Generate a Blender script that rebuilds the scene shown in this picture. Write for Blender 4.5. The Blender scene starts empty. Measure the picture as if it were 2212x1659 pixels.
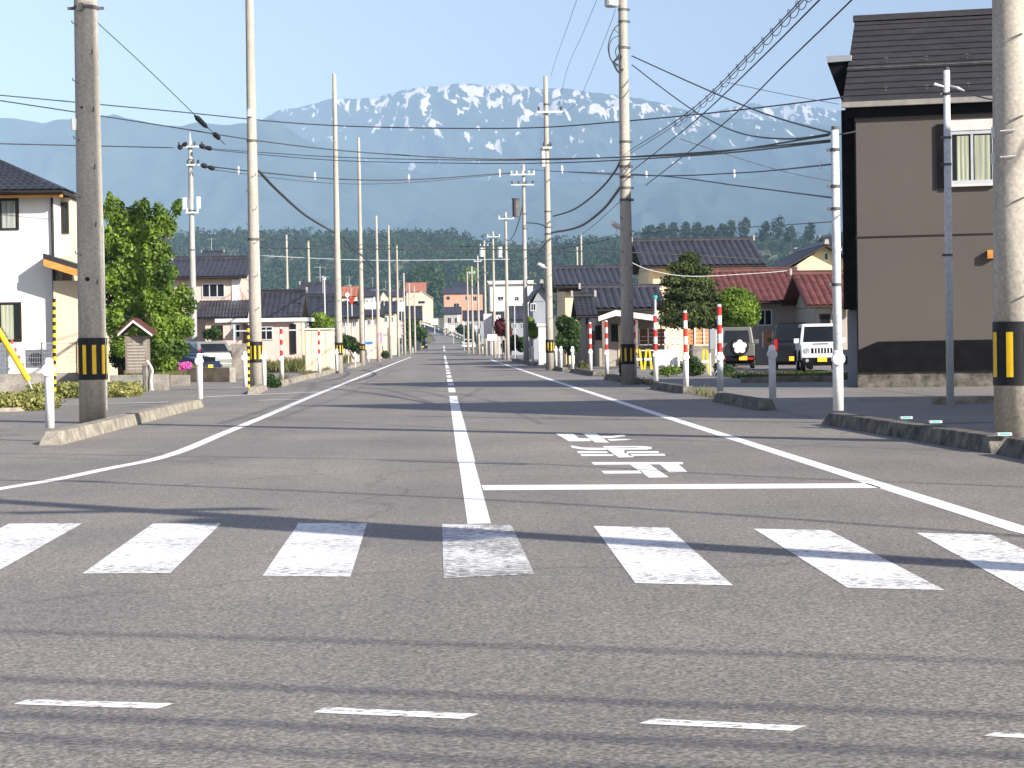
import bpy, math, random
import numpy as np
from mathutils import Vector, Matrix
R = math.radians
rnd = random.Random(7)
scene = bpy.context.scene
C = scene.collection

# ------------------------------------------------------------------ camera
F = 4468.0; IW, IH = 2212.0, 1659.0; VX, VY = 956.0, 745.0; ROLL = 0.0165; CAMH = 1.15
yc = Vector(((VX-IW/2)/F, (IH/2-VY)/F, -1)).normalized()
upc = Vector((-math.sin(ROLL), math.cos(ROLL), 0)); upc = (upc-upc.dot(yc)*yc).normalized()
xc = yc.cross(upc).normalized()
M = Matrix((xc, yc, upc))            # camera -> world
CAM = Vector((0, 0, CAMH))
cd = bpy.data.cameras.new('camera'); cam = bpy.data.objects.new('camera', cd); C.objects.link(cam)
cam.matrix_world = Matrix.Translation(CAM) @ M.to_4x4()
cd.sensor_width = 36; cd.lens = 36*F/IW; cd.clip_start = .1; cd.clip_end = 60000
scene.camera = cam
def ray(px, py): return (M @ Vector(((px-IW/2)/F, (IH/2-py)/F, -1))).normalized()
def D(px, py, Y):
    r = ray(px, py); return CAM + r*(Y/r.y)
def G(px, py, h=0.0):
    r = ray(px, py); return CAM + r*((h-CAMH)/r.z)

# ------------------------------------------------------------------ light
SUN = Vector((.73, -.683, .50)).normalized()
elev = math.asin(SUN.z)
w = bpy.data.worlds.new('World'); scene.world = w; w.use_nodes = True
nt = w.node_tree; bg = nt.nodes['Background']
sky = nt.nodes.new('ShaderNodeTexSky'); sky.sky_type = 'NISHITA'; sky.sun_disc = False
sky.sun_elevation = elev; sky.sun_rotation = math.atan2(SUN.x, SUN.y)
sky.air_density = 1.0; sky.dust_density = .7; sky.ozone_density = 3.0
hs = nt.nodes.new('ShaderNodeHueSaturation'); hs.inputs['Saturation'].default_value = .72; hs.inputs['Hue'].default_value = .525; nt.links.new(sky.outputs[0], hs.inputs['Color']); nt.links.new(hs.outputs[0], bg.inputs[0]); bg.inputs[1].default_value = .088
ld = bpy.data.lights.new('sun', 'SUN'); ld.energy = 4.6; ld.angle = R(.5); ld.color = (1, .94, .86)
lo = bpy.data.objects.new('sun', ld); C.objects.link(lo)
lo.rotation_euler = SUN.to_track_quat('Z', 'Y').to_euler(); lo.location = (30, -30, 40)
vs = scene.view_settings; vs.view_transform = 'Standard'; vs.look = 'None'; vs.gamma = 1; vs.exposure = .98
scene.render.engine = 'CYCLES'

# ------------------------------------------------------------------ materials
def mat(name, col, rough=.8, ns=3.0, amt=.12, bump=0, metal=0, spec=.3, col2=None, detail=4, fine=0, trans=0, stretch=(1, 1, 1)):
    m = bpy.data.materials.new(name); m.use_nodes = True; t = m.node_tree; N = t.nodes; L = t.links
    b = N['Principled BSDF']; b.inputs['Roughness'].default_value = rough; b.inputs['Metallic'].default_value = metal
    b.inputs['Specular IOR Level'].default_value = spec
    tc = N.new('ShaderNodeTexCoord'); mp = N.new('ShaderNodeMapping'); mp.inputs['Scale'].default_value = stretch
    L.new(tc.outputs['Object'], mp.inputs[0])
    n = N.new('ShaderNodeTexNoise'); n.inputs['Scale'].default_value = ns; n.inputs['Detail'].default_value = detail
    L.new(mp.outputs[0], n.inputs['Vector'])
    cr = N.new('ShaderNodeValToRGB'); cr.color_ramp.elements[0].position = .33; cr.color_ramp.elements[1].position = .68
    c1 = [c*(1-amt) for c in col]; c2 = col2 if col2 else [min(1, c*(1+amt)) for c in col]
    cr.color_ramp.elements[0].color = (*c1, 1); cr.color_ramp.elements[1].color = (*c2, 1)
    L.new(n.outputs['Fac'], cr.inputs[0]); out = cr.outputs[0]
    if fine:
        f = N.new('ShaderNodeTexNoise'); f.inputs['Scale'].default_value = fine; f.inputs['Detail'].default_value = 3
        L.new(tc.outputs['Object'], f.inputs['Vector'])
        mx = N.new('ShaderNodeMix'); mx.data_type = 'RGBA'; mx.blend_type = 'OVERLAY'; mx.inputs[0].default_value = .45
        L.new(out, mx.inputs[6]); L.new(f.outputs['Fac'], mx.inputs[7]); out = mx.outputs[2]
    L.new(out, b.inputs['Base Color'])
    if bump:
        bp = N.new('ShaderNodeBump'); bp.inputs['Strength'].default_value = bump; bp.inputs['Distance'].default_value = .02
        n2 = N.new('ShaderNodeTexNoise'); n2.inputs['Scale'].default_value = ns*8; L.new(tc.outputs['Object'], n2.inputs['Vector'])
        L.new(n2.outputs['Fac'], bp.inputs['Height']); L.new(bp.outputs[0], b.inputs['Normal'])
    if trans:
        tr = N.new('ShaderNodeBsdfTranslucent'); L.new(out, tr.inputs[0]); ms = N.new('ShaderNodeMixShader'); ms.inputs[0].default_value = trans
        L.new(b.outputs[0], ms.inputs[1]); L.new(tr.outputs[0], ms.inputs[2]); L.new(ms.outputs[0], N['Material Output'].inputs[0])
    return m

def asphalt_mat(name, base, warm=1.0, grain=1.0):
    m = bpy.data.materials.new(name); m.use_nodes = True; t = m.node_tree; N = t.nodes; L = t.links
    b = N['Principled BSDF']; b.inputs['Roughness'].default_value = .68; b.inputs['Specular IOR Level'].default_value = .5
    tc = N.new('ShaderNodeTexCoord')
    def noise(s, d=3, st=None):
        n = N.new('ShaderNodeTexNoise'); n.inputs['Scale'].default_value = s; n.inputs['Detail'].default_value = d
        if st:
            mp = N.new('ShaderNodeMapping'); mp.inputs['Scale'].default_value = st; L.new(tc.outputs['Object'], mp.inputs[0]); L.new(mp.outputs[0], n.inputs['Vector'])
        else: L.new(tc.outputs['Object'], n.inputs['Vector'])
        return n.outputs['Fac']
    def ramp(inp, p0, c0, p1, c1):
        r = N.new('ShaderNodeValToRGB'); r.color_ramp.elements[0].position = p0; r.color_ramp.elements[0].color = (*c0, 1)
        r.color_ramp.elements[1].position = p1; r.color_ramp.elements[1].color = (*c1, 1); L.new(inp, r.inputs[0]); return r.outputs[0]
    def mul(a, bb, f=1):
        x = N.new('ShaderNodeMix'); x.data_type = 'RGBA'; x.blend_type = 'MULTIPLY'; x.inputs[0].default_value = f; L.new(a, x.inputs[6]); L.new(bb, x.inputs[7]); return x.outputs[2]
    g = ramp(noise(62, 3), .34, (base*.55, base*.515, base*.475), .68, (base*1.47, base*1.38, base*1.26))
    vo = N.new('ShaderNodeTexVoronoi'); vo.inputs['Scale'].default_value = 60; L.new(tc.outputs['Object'], vo.inputs['Vector'])
    g2 = mul(g, ramp(vo.outputs['Color'], .1, (.62, .64, .66), .9, (1.42, 1.32, 1.2)), .8*grain)
    patch = ramp(noise(.35, 6), .3, (.80, .81, .83), .7, (1.13, 1.11, 1.08))
    track = ramp(noise(1.0, 3, (.9, .03, 1)), .35, (.90, .90, .90), .65, (1.06, 1.06, 1.05))
    crk = N.new('ShaderNodeTexVoronoi'); crk.feature = 'DISTANCE_TO_EDGE'; crk.inputs['Scale'].default_value = .16
    wn = N.new('ShaderNodeTexNoise'); wn.inputs['Scale'].default_value = 1.2; wn.inputs['Detail'].default_value = 5; L.new(tc.outputs['Object'], wn.inputs['Vector'])
    va = N.new('ShaderNodeVectorMath'); va.operation = 'ADD'; L.new(tc.outputs['Object'], va.inputs[0]); L.new(wn.outputs['Color'], va.inputs[1]); L.new(va.outputs[0], crk.inputs['Vector'])
    crack = ramp(crk.outputs['Distance'], .0015, (.62, .6, .6), .006, (1, 1, 1))
    o = mul(mul(mul(g2, patch), track), crack, .7)
    L.new(o, b.inputs['Base Color'])
    bp = N.new('ShaderNodeBump'); bp.inputs['Strength'].default_value = .35; bp.inputs['Distance'].default_value = .006
    L.new(noise(90, 2), bp.inputs['Height']); L.new(bp.outputs[0], b.inputs['Normal'])
    return m

def paint_mat(name, wear, scale=(5, 7, 1), col=(.80, .80, .78), under=(.17, .16, .145)):
    m = bpy.data.materials.new(name); m.use_nodes = True; t = m.node_tree; N = t.nodes; L = t.links
    b = N['Principled BSDF']; b.inputs['Roughness'].default_value = .7
    tc = N.new('ShaderNodeTexCoord'); mp = N.new('ShaderNodeMapping'); mp.inputs['Scale'].default_value = scale; L.new(tc.outputs['Object'], mp.inputs[0])
    n = N.new('ShaderNodeTexNoise'); n.inputs['Scale'].default_value = 3.2; n.inputs['Detail'].default_value = 9; n.inputs['Roughness'].default_value = .72; L.new(mp.outputs[0], n.inputs['Vector'])
    n2 = N.new('ShaderNodeTexNoise'); n2.inputs['Scale'].default_value = 1.3; n2.inputs['Detail'].default_value = 2; L.new(tc.outputs['Object'], n2.inputs['Vector'])
    ma = N.new('ShaderNodeMath'); ma.operation = 'MULTIPLY_ADD'; ma.inputs[1].default_value = .35; L.new(n2.outputs['Fac'], ma.inputs[0]); L.new(n.outputs['Fac'], ma.inputs[2])
    cr = N.new('ShaderNodeValToRGB'); cr.color_ramp.elements[0].position = wear; cr.color_ramp.elements[1].position = wear+.05
    cr.color_ramp.elements[0].color = (*under, 1); cr.color_ramp.elements[1].color = (*col, 1)
    L.new(ma.outputs[0], cr.inputs[0])
    L.new(cr.outputs[0], b.inputs['Base Color'])
    return m

def glass_mat(name, col=(.012, .014, .017)):
    m = mat(name, col, .10, 1, .3, spec=.35); return m

MT = {}
MT['asphalt'] = asphalt_mat('asphalt', .215)
MT['pave'] = asphalt_mat('pavement asphalt', .22, grain=.5)
MT['concrete'] = mat('concrete', (.30, .27, .225), .9, 2.5, .22, .3, fine=30)
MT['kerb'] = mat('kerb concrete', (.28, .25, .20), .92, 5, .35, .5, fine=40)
MT['pole'] = mat('pole concrete', (.40, .365, .31), .85, 1.6, .16, .2, fine=25, stretch=(3, 3, .5))
MT['polegrey'] = mat('pole grey concrete', (.36, .36, .34), .85, 1.6, .16, .2, fine=25, stretch=(3, 3, .5))
MT['kerbd'] = mat('stained and shade-toned concrete', (.10, .092, .08), .95, 5, .4, .5, fine=40, col2=(.2, .18, .15))  # soiled right kerbs and shaded house foundation, shade put into the colour
MT['steel'] = mat('galvanised steel', (.56, .58, .58), .55, 14, .14, .1, fine=60)
MT['dsteel'] = mat('dark steel', (.10, .10, .10), .6, 6, .3)
MT['white'] = mat('white paint', (.80, .80, .79), .45, 7, .06)
MT['offwhite'] = mat('off white paint', (.68, .66, .62), .5, 4, .08)
MT['red'] = mat('red reflective', (.62, .035, .03), .45, 6, .12)
MT['black'] = mat('black rubber', (.012, .012, .014), .6, 6, .3)
MT['yellow'] = mat('yellow reflective', (.80, .50, .015), .5, 8, .1)
MT['wire'] = mat('cable', (.06, .065, .07), .6, 5, .2)
MT['insul'] = mat('porcelain', (.7, .72, .72), .3, 5, .05)
MT['soil'] = mat('field ground', (.10, .11, .05), .95, .25, .35, col2=(.2, .19, .10), detail=8)
MT['grass'] = mat('grass', (.10, .15, .035), .85, 1.5, .45, col2=(.24, .22, .08), detail=5, trans=.3)
MT['drygrass'] = mat('dry grass', (.28, .22, .09), .9, 1.5, .4, col2=(.16, .2, .05), detail=5, trans=.25)
MT['leaf'] = mat('leaves', (.045, .12, .014), .55, 1.3, .45, col2=(.27, .40, .05), detail=3, trans=.35)
MT['leafd'] = mat('dark leaves', (.02, .055, .012), .6, 1.5, .4, col2=(.06, .12, .025), detail=3, trans=.25)
MT['leafp'] = mat('pine needles', (.035, .06, .018), .7, 1.5, .4, col2=(.10, .13, .035), detail=3, trans=.2)
MT['leafr'] = mat('dark red leaves', (.07, .012, .02), .6, 1.5, .4, col2=(.16, .03, .03), detail=3, trans=.3)
MT['leafy'] = mat('yellow green hedge leaves', (.17, .23, .05), .7, 2.5, .4, col2=(.42, .40, .13), detail=3, trans=.3)
MT['leaff'] = mat('forest foliage', (.006, .026, .008), .9, .03, .4, col2=(.035, .085, .02), detail=4, trans=.15)
MT['pinkfl'] = mat('pink petals', (.6, .12, .4), .6, 4, .2)
MT['bark'] = mat('bark', (.08, .06, .045), .9, 8, .3, .5)
MT['rooftile'] = mat('dark roof tile', (.036, .035, .044), .42, 1.5, .28, fine=8, spec=.5)
MT['rooftileb'] = mat('charcoal roof tile', (.026, .026, .030), .42, 1.5, .28, fine=8, spec=.5)
MT['roofred'] = mat('red roof tile', (.105, .034, .029), .6, 2.2, .3, fine=6, spec=.4)
MT['roofrust'] = mat('orange red roof', (.36, .13, .08), .7, 2.2, .2)
MT['roofslate'] = mat('brown black slate', (.034, .032, .036), .7, 1.6, .2, fine=9, stretch=(1, 1, 4))
MT['mortar'] = mat('ridge mortar', (.33, .31, .28), .9, 5, .15)
MT['brown'] = mat('brown siding', (.108, .093, .083), .75, .5, .05, .05)
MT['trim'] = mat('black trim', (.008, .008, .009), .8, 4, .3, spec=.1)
MT['whitewall'] = mat('white render', (.80, .79, .76), .85, .8, .04, .1)
MT['creamwall'] = mat('cream render', (.72, .60, .42), .85, .8, .06, .1)
MT['yellowwall'] = mat('yellow cream render', (.74, .60, .37), .85, .8, .06, .1)
MT['pinkwall'] = mat('pink beige render', (.62, .46, .39), .85, .8, .06, .1)
MT['orangewall'] = mat('salmon render', (.62, .30, .20), .85, .8, .1, .1)
MT['greywall'] = mat('grey beige render', (.36, .33, .29), .85, .8, .08, .1)
MT['bluegrey'] = mat('blue grey siding', (.28, .30, .33), .8, .8, .08)
MT['wood'] = mat('weathered wood', (.22, .18, .15), .85, 3, .25, .3, fine=20, stretch=(4, 4, .5))
MT['orangewood'] = mat('orange stained wood', (.62, .26, .06), .6, 3, .15, stretch=(1, 4, 4))
MT['brownfence'] = mat('brown fence', (.18, .085, .05), .7, 3, .15)
MT['orangefence'] = mat('orange brown fence', (.50, .22, .09), .7, 3, .15)
MT['frame'] = mat('dark window frame', (.025, .018, .015), .5, 4, .2)
MT['alu'] = mat('aluminium', (.62, .63, .64), .35, 4, .08, metal=.3)
MT['glass'] = glass_mat('window glass')
MT['curtain'] = mat('curtain', (.36, .38, .28), .9, 9, .25, stretch=(3, 3, .1))
MT['curtaing'] = mat('grey curtain', (.30, .32, .30), .9, 9, .3, stretch=(3, 3, .1))
MT['block'] = mat('block wall', (.24, .22, .19), .95, 1.8, .35, .4, fine=12)
MT['plate'] = mat('yellow plate', (.85, .55, .04), .5, 9, .1)
MT['carwhite'] = mat('white car paint', (.78, .79, .80), .22, 2, .03, spec=.6)
MT['cargreen'] = mat('grey green car paint', (.13, .13, .115), .28, 2, .08, spec=.6)
MT['carblack'] = mat('black car paint', (.010, .011, .015), .15, 2, .1, spec=.6)
MT['carsilver'] = mat('silver green car paint', (.24, .26, .24), .25, 2, .04, spec=.6, metal=.3)
MT['carnavy'] = mat('navy car paint', (.015, .025, .06), .2, 2, .1, spec=.6)
MT['tyre'] = mat('tyre', (.015, .015, .015), .85, 9, .3)
MT['lens'] = mat('headlamp glass', (.30, .33, .35), .15, 9, .2, spec=.7)
MT['lensred'] = mat('tail lamp red', (.45, .01, .01), .25, 9, .1, spec=.6)
MT['teal'] = mat('green reflector', (.05, .42, .36), .4, 6, .1)
MT['paint'] = paint_mat('road paint', .50)
MT['paintworn'] = paint_mat('worn crossing paint', .60, (5, 15, 1))
MT['paintvworn'] = paint_mat('very worn crossing paint', .655, (5, 15, 1))
MT['sheet'] = mat('white sheet', (.8, .8, .77), .7, 3, .05)
MT['pinksign'] = mat('pink sign', (.75, .2, .4), .6, 3, .1)
MT['bluesign'] = mat('blue sign', (.05, .2, .5), .5, 3, .1)

# ------------------------------------------------------------------ mesh builder
class MB:
    def __init__(s): s.v = []; s.f = []; s.m = []
    def face(s, idx, mi=0): s.f.append(idx); s.m.append(mi)
    def poly(s, pts, mi=0):
        k = len(s.v); s.v += [tuple(p) for p in pts]; s.face(list(range(k, k+len(pts))), mi)
    def hexa(s, p, mi=0):   # 8 pts: bottom 4 ccw, top 4 ccw
        k = len(s.v); s.v += [tuple(q) for q in p]
        for f in ((3, 2, 1, 0), (4, 5, 6, 7), (0, 1, 5, 4), (1, 2, 6, 5), (2, 3, 7, 6), (3, 0, 4, 7)): s.face([k+i for i in f], mi)
    def box(s, a, b, mi=0):
        x0, y0, z0 = a; x1, y1, z1 = b
        s.hexa([(x0, y0, z0), (x1, y0, z0), (x1, y1, z0), (x0, y1, z0), (x0, y0, z1), (x1, y0, z1), (x1, y1, z1), (x0, y1, z1)], mi)
    def prism(s, pts, off, mi=0):   # extrude polygon along off
        k = len(s.v); n = len(pts); off = Vector(off)
        s.v += [tuple(p) for p in pts]+[tuple(Vector(p)+off) for p in pts]
        s.face(list(range(k, k+n))[::-1], mi); s.face(list(range(k+n, k+2*n)), mi)
        for i in range(n):
            j = (i+1) % n; s.face([k+i, k+j, k+n+j, k+n+i], mi)
    def tube(s, pts, r, n=8, mi=0, cap=True, mis=None):
        pts = [Vector(p) for p in pts]; m = len(pts); rr = r if isinstance(r, (list, tuple)) else [r]*m
        k = len(s.v); ref = None
        for i, p in enumerate(pts):
            d = (pts[min(i+1, m-1)]-pts[max(i-1, 0)])
            if d.length < 1e-9: d = Vector((0, 0, 1))
            d.normalize()
            if ref is None: ref = Vector((1, 0, 0)) if abs(d.x) < .9 else Vector((0, 1, 0))
            a = (ref-ref.dot(d)*d).normalized(); b = d.cross(a); ref = a
            for j in range(n):
                t = 2*math.pi*j/n; s.v.append(tuple(p+(a*math.cos(t)+b*math.sin(t))*rr[i]))
        for i in range(m-1):
            for j in range(n):
                j2 = (j+1) % n
                s.face([k+i*n+j, k+i*n+j2, k+(i+1)*n+j2, k+(i+1)*n+j], mis[i] if mis else mi)
        if cap:
            s.face([k+j for j in range(n)][::-1], mis[0] if mis else mi); s.face([k+(m-1)*n+j for j in range(n)], mis[-1] if mis else mi)
    def build(s, name, m, parent=None, o=(0, 0, 0), smooth=False, bevel=0, auto=False):
        me = bpy.data.meshes.new(name); ox, oy, oz = o
        me.from_pydata([(x-ox, y-oy, z-oz) for x, y, z in s.v], [], s.f)
        ms = m if isinstance(m, (list, tuple)) else [m]
        for q in ms: me.materials.append(MT[q] if isinstance(q, str) else q)
        if len(ms) > 1: me.polygons.foreach_set('material_index', s.m)
        if smooth: me.polygons.foreach_set('use_smooth', [True]*len(s.f))
        ob = bpy.data.objects.new(name, me); C.objects.link(ob)
        if parent: ob.parent = parent
        else: ob.location = o
        if bevel:
            md = ob.modifiers.new('bevel', 'BEVEL'); md.width = bevel; md.segments = 2; md.limit_method = 'ANGLE'
        return ob
def empty(name, loc, rz=0):
    o = bpy.data.objects.new(name, None); C.objects.link(o); o.location = loc; o.rotation_euler = (0, 0, rz); o.empty_display_size = .2; return o
def tag(o, label=None, cat=None, group=None, kind=None):
    if label: o['label'] = label
    if cat: o['category'] = cat
    if group: o['group'] = group
    if kind: o['kind'] = kind
    return o
def copy_tree(o, parent=None, label=None):
    c = o.copy(); C.objects.link(c); c.parent = parent
    if label: c['label'] = label
    for ch in o.children: copy_tree(ch, c)
    return c

# ------------------------------------------------------------------ ground
PROF = [(-200, 0), (265, 0), (350, .63), (450, 1.5), (600, 3.4), (750, 5.8), (900, 8.8), (1100, 13), (1400, 20), (1700, 20)]
def road_h(y):
    for (a, ha), (b, hb) in zip(PROF, PROF[1:]):
        if y <= b: return ha+(hb-ha)*max(0, (y-a))/(b-a)
    return PROF[-1][1]
FOR = [(-900, 520), (0, 540), (370, 550), (430, 540), (560, 538), (700, 538), (850, 535), (930, 535), (1000, 538), (1060, 552), (1130, 568), (1200, 555), (1340, 545), (1420, 540), (1560, 542), (1660, 548), (1760, 548), (1900, 545), (3200, 520)]
def interp(T, x):
    if x <= T[0][0]: return T[0][1]
    for (a, ha), (b, hb) in zip(T, T[1:]):
        if x <= b: return ha+(hb-ha)*(x-a)/(b-a)
    return T[-1][1]
def gh(x, y):
    h = road_h(y)
    if y > 1150:
        px = VX+x/y*F
        top = CAMH+(VY-interp(FOR, px)-.0165*(px-VX))/F*2100
        t = min(1, (y-1150)/950); t = t*t*(3-2*t)
        h = h*(1-t)+top*t
        h += 6*math.sin(x*.011+y*.004)*math.sin(y*.009)*t*(1-t)*4
        if y > 2100: h = top*max(0, 1-(y-2100)/1500)+8
    return h
ys = [-60, -30, 0]+list(range(20, 270, 25))+list(range(270, 1150, 40))+list(range(1150, 2140, 33))+[2200, 2600, 3200, 3700, 5000, 8000, 12000]
us = [-3.0, -2, -1.3, -.9, -.65]+[i*.02-.5 for i in range(51)]+[.65, .9, 1.3, 2, 3.0]
mb = MB()
for y in ys:
    yy = max(y, 60)
    for u in us: mb.v.append((u*yy, y, gh(u*yy, y)-.03))
n = len(us)
for i in range(len(ys)-1):
    for j in range(n-1): mb.face([i*n+j, i*n+j+1, (i+1)*n+j+1, (i+1)*n+j])
tag(mb.build('ground', 'soil', smooth=True), kind='structure')

def sheet(name, pts, z, m, kind='structure'):
    mb = MB(); mb.poly([(p[0], p[1], z) for p in pts]); o = mb.build(name, m); tag(o, kind=kind); return o
def strip(name, l, rr, yys, z, m, xoff=lambda y: 0):
    mb = MB()
    for y in yys: mb.v += [(l+xoff(y), y, road_h(y)+z), (rr+xoff(y), y, road_h(y)+z)]
    for i in range(len(yys)-1): mb.face([2*i, 2*i+1, 2*i+3, 2*i+2])
    o = mb.build(name, m); tag(o, kind='structure'); return o
def bend(y):
    if y < 480: return 0
    return -((y-480)/420.0)**2*8.5-0.0
FARY = [270, 300, 350, 400, 450, 500, 550, 600, 650, 700, 750, 800, 850, 900, 930]
sheet('road', [(-60, -40), (60, -40), (60, 27), (24, 27), (24, 47), (9.5, 60), (9.5, 270), (-9, 270), (-9, 60), (-40, 60), (-40, 50), (-60, 50)], .004, 'asphalt')
FL = [(270, -4.8), (350, -4.8), (420, -3.4), (500, -1.6), (640, -3.1), (760, -5.0), (860, -6.9), (930, -8.6)]
FR = [(270, 5.0), (350, 5.0), (420, 4.0), (500, 3.0), (640, 4.0), (690, 1.6), (760, -.9), (860, -4.6), (930, -6.6)]
mb = MB()
for y in FARY: mb.v += [(interp(FL, y), y, road_h(y)+.03), (interp(FR, y), y, road_h(y)+.03)]
for i in range(len(FARY)-1): mb.face([2*i, 2*i+1, 2*i+3, 2*i+2])
tag(mb.build('far_road', 'pave'), kind='structure')
sheet('pavement', [(5.36, 27.2), (9.4, 27.2), (9.4, 262), (5.36, 262)], .009, 'pave')
sheet('left_pavement', [(-9, 44), (-4.98, 44), (-4.98, 262), (-9, 262)], .009, 'pave')
sheet('side_road_left', [(-40, 48.5), (-9.1, 48.5), (-9.1, 58), (-40, 58)], .009, 'pave')
sheet('forecourt', [(9.5, 30), (24, 30), (24, 44.5), (9.5, 46.5)], .009, 'pave')
sheet('parking_lot', [(9.6, 62), (26, 58), (26, 96), (9.6, 96)], .012, 'pave')

# ------------------------------------------------------------------ haze, hills
mb = MB(); mb.box((-7500, -250, -3), (7500, 17500, 1750))
hz = mb.build('haze', 'white'); tag(hz, kind='stuff'); hz.data.materials.clear()
hm = bpy.data.materials.new('haze'); hm.use_nodes = True; hn = hm.node_tree.nodes
for q in list(hn):
    if q.type == 'BSDF_PRINCIPLED': hn.remove(q)
pv = hn.new('ShaderNodeVolumePrincipled'); pv.inputs['Color'].default_value = (.48, .71, 1.0, 1); pv.inputs['Density'].default_value = 8.6e-5; pv.inputs['Anisotropy'].default_value = -.5
hm.node_tree.links.new(pv.outputs[0], hn['Material Output'].inputs['Volume']); hz.data.materials.append(hm)

def hnoise(x, y, seed=0):
    from mathutils import noise
    return noise.noise(Vector((x, y, seed)))
def mountain(name, T, Yr, depth, foot, m, amp, x0=-700, x1=2900, nx=560, ny=60, back=True):
    from mathutils import noise
    mb = MB(); rows = []
    for j in range(ny+6):
        t = j/ny
        for i in range(nx+1):
            px = x0+(x1-x0)*i/nx
            Y = Yr-depth*(1-t)
            top = CAMH+(VY-interp(T, px)-.0165*(px-VX))/F*Yr
            X = (px-VX)/F*Y*(.8+.2*min(1, t)) if False else (px-VX)/F*Yr
            if t <= 1:
                e = t**1.25
                # ridged spurs running down the slope
                q = noise.noise(Vector((X*.0011, Y*.00035, 3.1)))
                r1 = 1-abs(noise.noise(Vector((X*.0022+q*1.5, Y*.0007, 7.7))))*2
                r2 = 1-abs(noise.noise(Vector((X*.006+q*2, Y*.0022, 1.7))))*2
                r3 = noise.noise(Vector((X*.02, Y*.01, 4.7)))
                rr = (r1-.5)*1.0+(r2-.5)*.4+r3*.16
                z = foot+(top-foot)*e+amp*rr*min(1, (1-t)*5)*min(1, t*3)+amp*.05*r3
            else: z = top-(t-1)*depth*.9
            mb.v.append((X, Y, z))
    n = nx+1
    for j in range(ny+5):
        for i in range(nx): mb.face([j*n+i, j*n+i+1, (j+1)*n+i+1, (j+1)*n+i])
    o = mb.build(name, m, smooth=True); tag(o, kind='structure'); return o
def mount_mat(name, snow_lo, snow_hi, cover):
    m = bpy.data.materials.new(name); m.use_nodes = True; t = m.node_tree; N = t.nodes; L = t.links
    b = N['Principled BSDF']; b.inputs['Roughness'].default_value = .95; b.inputs['Specular IOR Level'].default_value = .1
    tc = N.new('ShaderNodeTexCoord')
    def nz(s, st, d=6, off=0):
        mp = N.new('ShaderNodeMapping'); mp.inputs['Scale'].default_value = st; mp.inputs['Location'].default_value = (off, off, 0); L.new(tc.outputs['Object'], mp.inputs[0])
        q = N.new('ShaderNodeTexNoise'); q.inputs['Scale'].default_value = s; q.inputs['Detail'].default_value = d; q.inputs['Distortion'].default_value = .6; L.new(mp.outputs[0], q.inputs['Vector']); return q.outputs['Fac']
    a = nz(.017, (1, .30, .30), 6); c = nz(.0075, (1, .4, .4), 4, 5.0)
    sx = N.new('ShaderNodeSeparateXYZ'); L.new(tc.outputs['Object'], sx.inputs[0])
    mr = N.new('ShaderNodeMapRange'); mr.inputs['From Min'].default_value = snow_lo; mr.inputs['From Max'].default_value = snow_hi; mr.inputs['To Min'].default_value = -.15; mr.inputs['To Max'].default_value = .03; mr.clamp = True
    L.new(sx.outputs['Z'], mr.inputs['Value'])
    s1 = N.new('ShaderNodeMath'); s1.operation = 'ADD'; L.new(a, s1.inputs[0]); L.new(mr.outputs[0], s1.inputs[1])
    s2 = N.new('ShaderNodeMath'); s2.operation = 'MULTIPLY_ADD'; s2.inputs[1].default_value = .42; L.new(c, s2.inputs[0]); s2.inputs[1].default_value = .5; L.new(s1.outputs[0], s2.inputs[2])
    # centre of the range holds the most snow
    ax = N.new('ShaderNodeMath'); ax.operation = 'SUBTRACT'; L.new(sx.outputs['X'], ax.inputs[0]); ax.inputs[1].default_value = 500
    ab = N.new('ShaderNodeMath'); ab.operation = 'ABSOLUTE'; L.new(ax.outputs[0], ab.inputs[0])
    m2 = N.new('ShaderNodeMapRange'); m2.inputs['From Min'].default_value = 0; m2.inputs['From Max'].default_value = 1700; m2.inputs['To Min'].default_value = cover; m2.inputs['To Max'].default_value = cover-.09; L.new(ab.outputs[0], m2.inputs['Value'])
    s3 = N.new('ShaderNodeMath'); s3.operation = 'ADD'; L.new(s2.outputs[0], s3.inputs[0]); L.new(m2.outputs[0], s3.inputs[1])
    cr = N.new('ShaderNodeValToRGB'); cr.color_ramp.elements[0].position = .807; cr.color_ramp.elements[1].position = .832
    cr.color_ramp.elements[0].color = (0, 0, 0, 1); cr.color_ramp.elements[1].color = (1, 1, 1, 1); L.new(s3.outputs[0], cr.inputs[0])
    r = N.new('ShaderNodeValToRGB'); r.color_ramp.elements[0].color = (.012, .026, .016, 1); r.color_ramp.elements[1].color = (.045, .06, .04, 1); r.color_ramp.elements[0].position = .35; r.color_ramp.elements[1].position = .7
    L.new(nz(.004, (1, 1, 1), 8, 9.0), r.inputs[0])
    mx = N.new('ShaderNodeMix'); mx.data_type = 'RGBA'; L.new(cr.outputs[0], mx.inputs[0]); L.new(r.outputs[0], mx.inputs[6]); mx.inputs[7].default_value = (.70, .62, .62, 1)
    L.new(mx.outputs[2], b.inputs['Base Color']); return m
T_main = [(-700, 330), (300, 330), (500, 300), (560, 275), (585, 257), (610, 241), (660, 235), (700, 222), (730, 214), (790, 216), (830, 210), (870, 200), (910, 190), (960, 187), (1000, 182), (1050, 185), (1095, 179), (1130, 186), (1180, 190), (1240, 192), (1290, 200), (1340, 205), (1400, 214), (1450, 225), (1500, 240), (1560, 252), (1700, 262), (1812, 270), (2212, 290), (2900, 330)]
T_right = [(-700, 420), (1300, 380), (1480, 275), (1550, 240), (1600, 226), (1640, 221), (1680, 233), (1730, 219), (1780, 230), (1830, 238), (1900, 230), (2000, 250), (2212, 240), (2900, 250)]
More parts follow.
